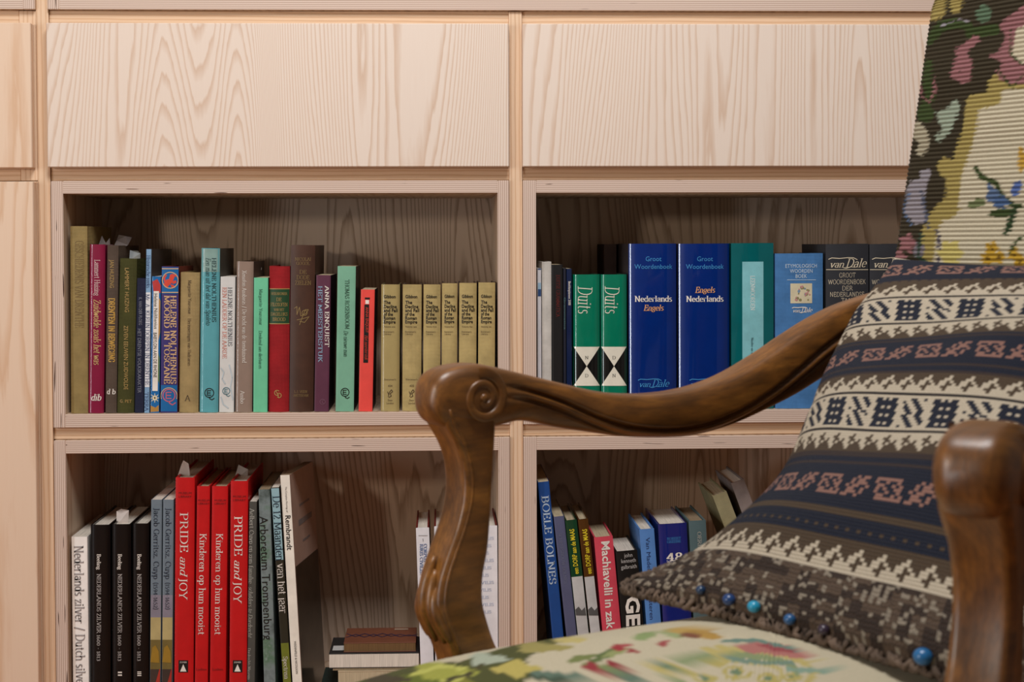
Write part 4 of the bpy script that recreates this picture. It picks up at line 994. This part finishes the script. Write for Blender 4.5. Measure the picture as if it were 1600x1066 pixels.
# tapestry: colours worked stitch by stitch; shapes are listed where they lie on the cloth
def inside(x, y, P):
    c = False; j = len(P)-1
    for i in range(len(P)):
        if (P[i][1] > y) != (P[j][1] > y) and x < (P[j][0]-P[i][0])*(y-P[i][1])/(P[j][1]-P[i][1])+P[i][0]: c = not c
        j = i
    return c
def near_line(x, y, P, wd):
    for (x0, y0), (x1, y1) in zip(P[:-1], P[1:]):
        dx, dy = x1-x0, y1-y0; t = max(0, min(1, ((x-x0)*dx+(y-y0)*dy)/(dx*dx+dy*dy+1e-9)))
        if (x-x0-t*dx)**2+(y-y0-t*dy)**2 < wd*wd/4: return True
    return False
class Chart:
    def __init__(s, ground): s.g = ground; s.it = []
    def poly(s, pts, c):
        xs = [p[0] for p in pts]; ys = [p[1] for p in pts]; s.it.append(('p', pts, c, (min(xs), min(ys), max(xs), max(ys))))
    def line(s, pts, wd, c):
        xs = [p[0] for p in pts]; ys = [p[1] for p in pts]; s.it.append(('l', pts, c, (min(xs)-wd, min(ys)-wd, max(xs)+wd, max(ys)+wd), wd))
    def blob(s, cx, cy, rx, ry, c, lobes=0, rot=0.0):
        P = []
        for i in range(28):
            t = 2*math.pi*i/28; k = 1+(.22*math.cos(lobes*t) if lobes else 0)
            x, y = rx*k*math.cos(t), ry*k*math.sin(t)
            P.append((cx+x*math.cos(rot)-y*math.sin(rot), cy+x*math.sin(rot)+y*math.cos(rot)))
        s.poly(P, c)
    def at(s, x, y):
        c = s.g(x, y) if callable(s.g) else s.g
        for it in s.it:
            b0 = it[3]
            if b0[0] <= x <= b0[2] and b0[1] <= y <= b0[3]:
                if it[0] == 'p':
                    if inside(x, y, it[1]): c = it[2]
                elif near_line(x, y, it[1], it[4]): c = it[2]
        return c
def color_attr(o, cols):
    me = o.data
    at = me.color_attributes.new('Col', 'FLOAT_COLOR', 'POINT')
    at.data.foreach_set('color', np.array(cols, dtype=np.float32).ravel())
def thread_mat(name, rough=.9, rib=None, noise_amt=.28):
    k = NT(name); ca = k.n('ShaderNodeVertexColor'); ca.layer_name = 'Col'
    c = k.coords(False); n = k.noise(c, 700, 3, .6)
    col = k.mix(noise_amt, ca.outputs[0], k.ramp(n, [(.25, (.25, .25, .25, 1)), (.75, (1.0, 1.0, 1.0, 1))]), 'MULTIPLY')
    k.l(col, k.b.inputs['Base Color']); k.b.inputs['Roughness'].default_value = rough; k.b.inputs['Specular IOR Level'].default_value = .1
    k.b.inputs['Sheen Weight'].default_value = .04
    k.bump(n, .5, .0012); return k.m
CREAM, DARK, OLIV, YELW = (186, 176, 152), (58, 51, 38), (76, 78, 44), (152, 136, 80)
PINK, MINT, LILA, GREN, BLUE, TANF = (140, 96, 98), (142, 152, 134), (138, 132, 138), (58, 70, 38), (84, 102, 132), (150, 116, 54)

# ---- back rest
def back_front(u, z):                            # v of the upholstered face
    return .462+(z-.44)*.205
bc = Chart(DARK)
edge = [(1700, 150), (1590, 132), (1556, 130), (1552, 158), (1518, 168), (1514, 205), (1502, 250), (1492, 262), (1496, 305), (1478, 330), (1458, 352), (1446, 385), (1446, 430), (1500, 560), (1700, 560)]
bc.poly(edge, CREAM)
bc.line([(1600, 128), (1556, 128), (1552, 155), (1520, 160), (1514, 205), (1500, 250), (1490, 275), (1488, 312), (1466, 335), (1452, 362), (1448, 400)], 22, YELW)
bc.blob(1478, 262, 13, 16, YELW); bc.blob(1482, 330, 18, 12, YELW, 0, -.5)
bc.poly([(1448, 30), (1462, 0), (1480, 0), (1476, 24), (1458, 34)], YELW); bc.poly([(1484, 0), (1505, 0), (1500, 18), (1488, 24)], YELW)
bc.line([(1452, 62), (1470, 42), (1492, 36), (1512, 40)], 16, GREN); bc.line([(1516, 52), (1556, 46)], 15, GREN); bc.line([(1450, 100), (1448, 130), (1455, 150), (1440, 172)], 14, GREN)
bc.line([(1472, 40), (1500, 30), (1514, 34)], 2.5, LILA); bc.blob(1537, 22, 12, 14, (84, 104, 82))
bc.line([(1524, 62), (1506, 76), (1497, 98), (1492, 118)], 13, PINK); bc.line([(1500, 80), (1512, 100), (1506, 122)], 15, PINK); bc.blob(1506, 122, 12, 9, PINK)
bc.poly([(1560, 80), (1572, 56), (1560, 40), (1572, 28), (1600, 8), (1700, 0), (1700, 130), (1590, 132), (1566, 128), (1556, 112), (1568, 96), (1544, 88)], PINK)
bc.poly([(1588, 44), (1600, 40), (1640, 60), (1600, 100), (1580, 84)], CREAM); bc.line([(1560, 110), (1580, 136), (1600, 118)], 3, GREN); bc.line([(1580, 44), (1578, 84), (1596, 100)], 3, GREN)
bc.line([(1436, 120), (1440, 150), (1452, 160), (1462, 140), (1458, 120)], 3, PINK); bc.blob(1446, 178, 14, 13, GREN)
bc.poly([(1462, 176), (1476, 172), (1494, 154), (1500, 166), (1494, 186), (1484, 206), (1466, 224), (1462, 212), (1472, 204)], MINT)
bc.poly([(1424, 192), (1436, 190), (1450, 206), (1452, 228), (1440, 246), (1430, 240), (1436, 222), (1424, 214)], (160, 152, 130))
bc.poly([(1416, 296), (1424, 282), (1438, 280), (1438, 268), (1450, 262), (1456, 272), (1448, 288), (1444, 316), (1446, 346), (1430, 352), (1414, 332)], LILA)
bc.line([(1440, 300), (1446, 330), (1450, 356)], 5, (84, 88, 104)); bc.line([(1420, 300), (1412, 330), (1424, 352)], 3, BLUE)
bc.blob(1418, 380, 12, 14, PINK, 5); bc.blob(1404, 402, 10, 12, PINK, 5); bc.blob(1436, 392, 9, 12, (120, 112, 120)); bc.line([(1440, 366), (1434, 400), (1446, 410)], 6, (54, 70, 58)); bc.line([(1464, 360), (1468, 380), (1466, 412)], 5, (90, 84, 92))
bc.line([(1525, 262), (1532, 276), (1556, 286), (1566, 306), (1580, 320), (1596, 322)], 8, GREN); bc.blob(1526, 318, 14, 7, (104, 112, 76), 0, -.3)
bc.blob(1552, 306, 10, 18, BLUE, 4, -.4); bc.blob(1564, 316, 12, 9, (70, 92, 128), 5); bc.blob(1588, 294, 8, 14, (78, 98, 148), 0, .4); bc.blob(1566, 333, 22, 6, GREN, 0, -.1); bc.line([(1588, 324), (1578, 348), (1572, 364)], 9, (48, 64, 40))
for fx, fy in ((1550, 388), (1560, 402), (1543, 404), (1584, 398), (1594, 410)): bc.blob(fx, fy, 10, 10, (176, 140, 48), 5); bc.blob(fx, fy, 3, 3, (96, 70, 26))
bc.blob(1485, 396, 18, 20, (186, 172, 104), 6); bc.line([(1576, 396), (1590, 376), (1600, 368)], 4, GREN); bc.blob(1598, 250, 8, 18, (176, 140, 60), 3)
for fx, fy, c in ((1640, 300, BLUE), (1660, 340, GREN), (1680, 230, (176, 140, 60)), (1640, 240, GREN), (1700, 300, PINK), (1740, 330, GREN), (1760, 220, (176, 140, 60))): bc.blob(fx, fy, 18, 14, c, 5)
rows, cols = 560, 190
zb0, zb1 = .44, 1.14; BWD = .272
V, Fc, CC = [], [], []
for j in range(rows+1):
    z = zb0+(zb1-zb0)*j/rows
    top = max(0, (z-1.06)/.08)
    for i in range(cols+1):
        s_ = -1+2*i/cols
        hw = BWD*(1-.10*top**2)
        u = s_*hw; edge_r = max(0, abs(s_)-.9)/.1
        v = back_front(u, z)-.014*(1-s_*s_)+.030*edge_r**2.2
        z_ = z-.035*top*s_*s_
        rib = -.0011*math.sin(2*math.pi*z/.0049)*(1 if edge_r < .95 else 0)
        V.append((u, v+rib, z_))
        px, py = chpx(u, v, z_)
        jag = 1.6*math.sin(j*1.7)+1.0*math.sin(i*2.3)
        CC.append(lin(bc.at(px+jag, py+jag*.5)))
W_ = cols+1
for j in range(rows):
    for i in range(cols): Fc.append((j*W_+i, j*W_+i+1, (j+1)*W_+i+1, (j+1)*W_+i))
o = mesh('back_upholstery', V, Fc, thread_mat('back_tapestry'), chair, True); color_attr(o, CC)
# wooden back frame around and behind it
fr = []
def slab(name, x0, x1, z0, z1, d0, d1, m):
    V = []
    for z in (z0, z1):
        f = back_front(0, z)
        V += [(x0, f+d0, z), (x1, f+d0, z), (x1, f+d1, z), (x0, f+d1, z)]
    return mesh(name, V, [(0, 3, 2, 1), (4, 5, 6, 7), (0, 1, 5, 4), (1, 2, 6, 5), (2, 3, 7, 6), (3, 0, 4, 7)], m, chair)
slab('back_lining', -.262, .262, .40, 1.10, .017, .045, flat('olive_lining', (72, 66, 44), .9))
slab('back_stile', -.268, -.240, .30, 1.08, .046, .078, M_WAL); slab('back_stile', .240, .268, .30, 1.08, .046, .078, M_WAL)
slab('back_crest_rail', -.268, .268, 1.08, 1.13, .046, .078, M_WAL)
HW = .2945
for sd in (-1, 1):
    V, Fc = tube([(sd*(HW if sd < 0 else .267), .548, .722), (sd*(.285 if sd < 0 else .262), .574, .730), (sd*.254, .588, .735)], [.019, .018, .016], 12)
    mesh('arm_joint', V, Fc, M_WAL, chair, True)

# ---- seat
SEAT_E, SEAT_C = .402, .476
def seat_z(r): return SEAT_E+(SEAT_C-SEAT_E)*(1-r**2.3)
sc_ = Chart(CREAM)
sc_.poly([(400, 1200), (480, 1070), (600, 1040), (720, 1034), (790, 1012), (860, 992), (920, 984), (870, 1006), (820, 1030), (836, 1048), (800, 1100), (700, 1200)], OLIV)
for x, y, rx, ry, c, l in ((690, 1052, 46, 16, (150, 152, 70), 3), (760, 1030, 30, 9, (160, 168, 150), 3), (806, 1046, 34, 12, (176, 162, 90), 4), (846, 1012, 40, 8, (150, 140, 84), 3), (640, 1066, 40, 10, (96, 104, 44), 4), (720, 1075, 40, 12, (120, 118, 52), 4),
                            (600, 1062, 34, 9, (70, 62, 46), 3), (890, 1000, 22, 6, (184, 170, 110), 2)): sc_.blob(x, y, rx, ry, c, l)
sc_.line([(640, 1056), (690, 1040), (726, 1046), (720, 1062), (690, 1064)], 6, (176, 176, 92)); sc_.line([(700, 1062), (740, 1052), (752, 1040)], 5, (70, 66, 44))
sc_.line([(830, 1054), (900, 1057), (970, 1060), (1040, 1062)], 9, (92, 112, 98)); sc_.line([(832, 1060), (960, 1066)], 8, (64, 78, 64))
for x, y, rx, ry, c, rot in ((905, 1030, 24, 5, (112, 120, 72), -.2), (940, 1026, 26, 5, (90, 104, 62), -.5), (962, 1020, 20, 4, (140, 146, 96), -.3), (930, 1040, 22, 4, (120, 130, 84), .1),
                             (922, 1042, 11, 6, (140, 52, 58), .2), (955, 1040, 7, 8, (134, 48, 54), 0), (967, 1012, 12, 4, (150, 54, 60), .2), (990, 1017, 10, 4, (142, 56, 60), .1), (978, 1008, 8, 3, (160, 80, 80), 0),
                             (1036, 1006, 9, 5, (150, 68, 70), -.3), (1008, 994, 20, 6, (132, 148, 100), -.2), (1050, 991, 18, 5, (146, 156, 112), .2), (1070, 985, 32, 7, (176, 146, 84), .1), (1100, 992, 30, 6, (166, 132, 70), .15), (1078, 993, 16, 4, (120, 78, 60), .1)):
    sc_.blob(x, y, rx, ry, c, 0, rot)
for k in range(3):
    sc_.line([(1170+(130-26*k)*math.cos(math.radians(a))*.92-20, 1052+(38-10*k)*math.sin(math.radians(a))) for a in range(150, 390, 10)], 12-3*k, ((178, 164, 104), (130, 142, 104), (178, 166, 112))[k])
for x, y, r_ in ((1040, 1040, 20), (1062, 1052, 12), (1120, 1034, 16), (1150, 1050, 26), (1200, 1060, 22), (1236, 1058, 14), (1100, 1060, 18)):
    sc_.line([(x+r_*(1-t/26)*math.cos(t*.45), y+.45*r_*(1-t/26)*math.sin(t*.45)) for t in range(0, 26)], 5, (170, 158, 96)); sc_.blob(x, y, r_*.3, r_*.16, (104, 124, 98))
sc_.poly([(1150, 1010), (1190, 1002), (1240, 1010), (1290, 1026), (1250, 1030), (1200, 1022), (1168, 1020)], (168, 110, 104)); sc_.poly([(1180, 1006), (1220, 1008), (1262, 1022), (1210, 1018)], (146, 74, 78))
sc_.line([(1130, 1002), (1180, 1000), (1240, 1014), (1310, 1040)], 5, (100, 126, 116)); sc_.line([(1230, 1046), (1290, 1050), (1340, 1062)], 7, (126, 150, 134)); sc_.line([(1140, 1030), (1190, 1036), (1240, 1036)], 6, (110, 132, 118))
nr, na = 90, 260
V, Fc, CC = [], [], []
def plan(t):                                   # outline of the seat, t = angle
    c, s_ = math.cos(t), math.sin(t)
    e_ = 2/6.5
    x = math.copysign(abs(c)**e_, c); y = math.copysign(abs(s_)**e_, s_)
    hw = .312-.050*(y*.5+.5)
    return x*hw+.010, .100+y*.345-.020*(1-x*x)*(1 if y < 0 else 0)
for j in range(nr+1):
    r_ = j/nr
    for i in range(na):
        x, y = plan(2*math.pi*i/na); cx, cy = 0.010, .100
        u, v = cx+(x-cx)*r_, cy+(y-cy)*r_
        z = seat_z(r_)+.0005*math.sin(u*1300)*math.sin(v*1300)
        V.append((u, v, z)); px, py = chpx(u, v, z); CC.append(lin(sc_.at(px+1.5*math.sin(i*1.9), py+.8*math.sin(j*2.1))))
for k, (ro, dz) in enumerate(((1.012, -.012), (1.014, -.035), (1.0, -.052))):
    for i in range(na):
        x, y = plan(2*math.pi*i/na); V.append((x*ro, .100+(y-.100)*ro, SEAT_E+dz)); px, py = chpx(*V[-1]); CC.append(lin(sc_.at(px, py) if k == 0 else OLIV))
NJ = nr+4
for j in range(NJ-1):
    for i in range(na): Fc.append((j*na+i, j*na+(i+1) % na, (j+1)*na+(i+1) % na, (j+1)*na+i))
o = mesh('seat_upholstery', V, Fc, thread_mat('seat_tapestry', noise_amt=.2), chair, True); color_attr(o, CC)
V, Fc = [], []
for ro, z in ((1.0, .350), (1.008, .345), (1.008, .300), (.99, .290), (.90, .290), (.90, .350)):
    for i in range(72):
        x, y = plan(2*math.pi*i/72); V.append((x*ro, .100+(y-.100)*ro, z))
for j in range(6):
    for i in range(72): Fc.append((j*72+i, j*72+(i+1) % 72, ((j+1) % 6)*72+(i+1) % 72, ((j+1) % 6)*72+i))
mesh('seat_rail', V, Fc, M_WAL, chair, True, angle=40)
for su, sv, fw_ in ((-.235, -.145, 1), (.235, -.145, 1), (-.205, .385, 0), (.205, .385, 0)):
    s_ = math.copysign(1, su); dv = -1 if fw_ else 1
    pts = [(su+s_*(.018*math.sin(t*math.pi)-.012*t), sv+dv*(.030*math.sin(t*2.6)+(.02*t*t if fw_ else .06*t*t)), .300-.292*t) for t in [i/14 for i in range(15)]]
    rad = [.034-.020*(i/14)**.6 if i < 13 else .019 for i in range(15)]
    mesh('leg', *tube(pts, rad, 14), M_WAL, chair, True)
HW = .2945
for sd, HW in ((-1, .2945), (1, .306)):         # stub that carries the arm post on the rail
    V, Fc = tube([(sd*HW, -.002, .310), (sd*HW, -.002, .345), (sd*HW, 0, .400)], [.024, .025, .022], 14)
    mesh('post_foot', V, Fc, M_WAL, chair, True)

# ------------------------------------------------------------------ knitted cushion
NSX, NSY = 110, 150
C_CR, C_NV, C_BR, C_PK, C_DK, C_RU = (204, 190, 168), (22, 28, 46), (80, 64, 48), (150, 110, 98), (32, 26, 28), (56, 44, 42)
hooks = ['bbbcbb', 'bbccbb', 'bccbcb', 'bccbbc', 'ccbbcc', 'cccbcc', 'cccccc']
def hook(x, y): return C_BR if hooks[6-y][x % 6] == 'b' else C_CR
def kooh(x, y): return hook(x, 6-y)
def chev(x, y):
    xs = (x+y//3) % 18
    if xs < 7: return C_CR if (xs in (2, 4) and y % 3 == 1) else C_NV
    if xs in (7, 17): return C_CR
    d = (x+y+(2 if y > 5 else 0)) % 4
    return C_NV if d in (0, 1) and y not in (5,) and xs not in (8, 16) else (C_NV if y == 5 and xs in (10, 11, 13, 14) else C_CR)
def motif(x, y):
    xs = (x+y//3) % 18
    if xs < 7 and 1 <= y <= 7: return C_PK if (y in (1, 7) or xs in (0, 6) or (xs+y) % 3 == 0) else C_NV
    if 8 <= xs <= 16 and 1 <= y <= 7 and (abs(xs-12)+abs(y-4) in (3,) or (xs-12 == y-4) or (xs-12 == y-5)): return C_PK
    return C_NV
def flatband(c): return lambda x, y: c
def mel(x, y):
    r_ = random.Random(x*131+y*17).random(); q = random.Random((x//3)*7+(y//2)*991).random()
    return (150, 138, 122) if r_ < .20 else ((60, 47, 40) if q < .5 else (92, 75, 62))
def dots(a, b_): return lambda x, y: a if (x+y) % 3 == 0 else b_
BIG = [(kooh, 7), (flatband(C_DK), 1), (flatband(C_CR), 1), (chev, 11), (flatband(C_CR), 1), (flatband(C_DK), 1), (hook, 7)]
bands = [(mel, 14), (hook, 7), (flatband(C_BR), 2), (flatband(C_NV), 2), (dots(C_BR, C_NV), 1), (flatband(C_NV), 3), (flatband(C_BR), 2), (flatband(C_NV), 3), (motif, 9), (flatband(C_NV), 3), (flatband(C_RU), 1), (flatband(C_NV), 2), (flatband(C_RU), 2), (flatband(C_BR), 1)]
bands += BIG+[(flatband(C_BR), 1), (flatband(C_RU), 1), (flatband(C_NV), 2), (flatband(C_RU), 1), (flatband(C_NV), 2), (motif, 9), (flatband(C_NV), 2), (flatband(C_RU), 1), (flatband(C_NV), 1), (flatband(C_BR), 1)]
bands += BIG+[(flatband(C_BR), 2), (dots(C_RU, C_BR), 1), (flatband(C_NV), 3), (motif, 9), (flatband(C_NV), 3), (flatband(C_CR), 40)]
tot = []
for fn, h in bands:
    for y in range(h): tot.append((fn, y))
W0, H0, TH = .48, .488, .050
CB = Vector((.050, .115, .478)); CT = Vector((0, .7771, .6293)); CN = Vector((0, -CT.z, CT.y))
def cush(s_, t, face):
    a, b_ = 2*s_-1, 2*t-1
    pin = .09
    x = a*W0/2*(1-pin*(1-b_*b_)); y = (t-.5)*H0*(1-(pin if t > .5 else .02)*(1-a*a))+H0/2
    if a < 0: x += a*a*(.056*math.exp(-((t-.27)/.22)**2)-.030*math.exp(-(t/.07)**2)-.030*min(1, max(0, (t-.5)/.3)))
    k = max(0.0, (1-a**2)*(1-b_**2))**.5
    lo = 1+.22*(1-t)                           # the filling sags toward the seat
    d = face*TH*k*lo*(1.0 if face > 0 else .7)
    wr = .004*math.sin(9*s_+4*t)*k+.003*math.sin(17*t-6*s_)*k
    return Vector((CB.x+x, CB.y, CB.z))+CT*y+CN*(d+(wr if face > 0 else 0))
cushion = empty('knitted_cushion', ch(CB.x, CB.y, CB.z), 'knitted cushion with navy and cream patterned bands leaning in the armchair', 'cushion')
def knit_mat():
    k = NT('knitted_wool'); ca = k.n('ShaderNodeVertexColor'); ca.layer_name = 'Col'
    uv = k.n('ShaderNodeUVMap'); uv.uv_map = 'UVMap'
    sep = k.n('ShaderNodeSeparateXYZ'); k.l(uv.outputs[0], sep.inputs[0])
    fu = k.math('ABSOLUTE', k.math('SUBTRACT', k.math('FRACT', sep.outputs[0]), .5))
    vv = k.math('SUBTRACT', sep.outputs[1], k.math('MULTIPLY', fu, 1.0))
    wv = k.math('MULTIPLY', k.math('ADD', k.math('COSINE', k.math('MULTIPLY', vv, 2*math.pi)), 1.0), .5)
    groove = k.math('MULTIPLY', k.math('SINE', k.math('MULTIPLY', fu, 2*math.pi)), 1.0)
    fz = k.noise(uv.outputs[0], 2.3, 4, .7)
    hgt = k.math('ADD', k.math('MULTIPLY', wv, groove), k.math('MULTIPLY', fz, .6))
    col = k.mix(.45, ca.outputs[0], k.ramp(fz, [(.3, (.45, .45, .45, 1)), (.7, (1, 1, 1, 1))]), 'MULTIPLY')
    k.l(col, k.b.inputs['Base Color']); k.b.inputs['Roughness'].default_value = .95; k.b.inputs['Specular IOR Level'].default_value = .05
    k.b.inputs['Sheen Weight'].default_value = .06; k.b.inputs['Sheen Roughness'].default_value = .6
    k.bump(hgt, .8, .0022); return k.m
M_KNIT = knit_mat()
def to_ch(p): return ch(p.x, p.y, p.z)-cushion.location
def knit(name, face):
    V, Fc, UVS, CC = [], [], [], []
    Wn = NSX+1
    for j in range(NSY+1):
        for i in range(Wn):
            p = to_ch(cush(i/NSX, j/NSY, face))
            if j < 14 and face > 0: p = p+Vector((0, -.002, .003))*abs(math.sin(i*1.3)*math.sin(j*.9))
            V.append(p)
    for j in range(NSY):
        fn, y = tot[min(j, len(tot)-1)]
        for i in range(NSX):
            f = (j*Wn+i, j*Wn+i+1, (j+1)*Wn+i+1, (j+1)*Wn+i); Fc.append(f if face > 0 else f[::-1])
            c = lin(mel(i, j) if (j < 24 and i < (24-j)*.42) else fn(i, y)); CC += [c]*4
            q = [(i, j), (i+1, j), (i+1, j+1), (i, j+1)]; UVS += q if face > 0 else q[::-1]
    o = mesh(name, V, Fc, M_KNIT, cushion, True)
    at = o.data.color_attributes.new('Col', 'FLOAT_COLOR', 'CORNER'); at.data.foreach_set('color', np.array(CC, dtype=np.float32).ravel())
    uv = o.data.uv_layers.new(name='UVMap'); uv.data.foreach_set('uv', np.array(UVS, dtype=np.float32).ravel())
    return V, Fc
KV, KF = knit('knitted_front', 1); knit('knitted_back', -1)
bv = BVHTree.FromPolygons([v+cushion.location for v in KV], KF)
# crocheted edge round the bottom and the sides: small loops as one joined trim
V, Fc = [], []
def add(VF):
    o_ = len(V); V.extend(VF[0]); Fc.extend([tuple(i+o_ for i in f) for f in VF[1]])
for k in range(150):
    t = k/149
    if t < .2: s_, tt = 0.0, .2-t
    else: s_, tt = (t-.2)/.8, 0.0
    c0 = to_ch(cush(s_, tt, 1)); rr_ = random.Random(k)
    R_ = .0050
    a1 = Vector((rr_.uniform(-1, 1), rr_.uniform(-1, 1), rr_.uniform(-1, 1))).normalized(); a2 = a1.orthogonal().normalized()
    add(tube([c0+a1*R_*math.cos(q)+a2*R_*math.sin(q) for q in [i*math.pi/4 for i in range(9)]], .0024, 6))
o = mesh('crochet_edge', V, Fc, flat('brown_melange_wool', (92, 76, 64), .95, 0, .3), cushion, True); o['kind'] = 'stuff'
for px, py, r_, c in ((1095, 922, .0046, (26, 52, 84)), (1139, 937, .0058, (30, 62, 112)), (1178, 948, .0058, (32, 140, 176)), (1234, 968, .0052, (36, 84, 132)), (1287, 984, .0050, (52, 40, 56)), (1442, 1026, .0075, (34, 96, 146))):
    d = ray(px, py).normalized(); hit = bv.ray_cast(CAM, d)
    if hit[0] is None: print('bead miss', px, py); continue
    bm = bmesh.new(); bmesh.ops.create_uvsphere(bm, u_segments=16, v_segments=10, radius=r_)
    for v in bm.verts: v.co.z *= .88
    me = bpy.data.meshes.new('bead'); bm.to_mesh(me); bm.free(); me.materials.append(flat('glass_bead_%d' % px, c, .3, .3, .03))
    me.polygons.foreach_set('use_smooth', [True]*len(me.polygons))
    o = link(bpy.data.objects.new('bead', me), cushion); o.location = hit[0]-d*r_*.85-cushion.location
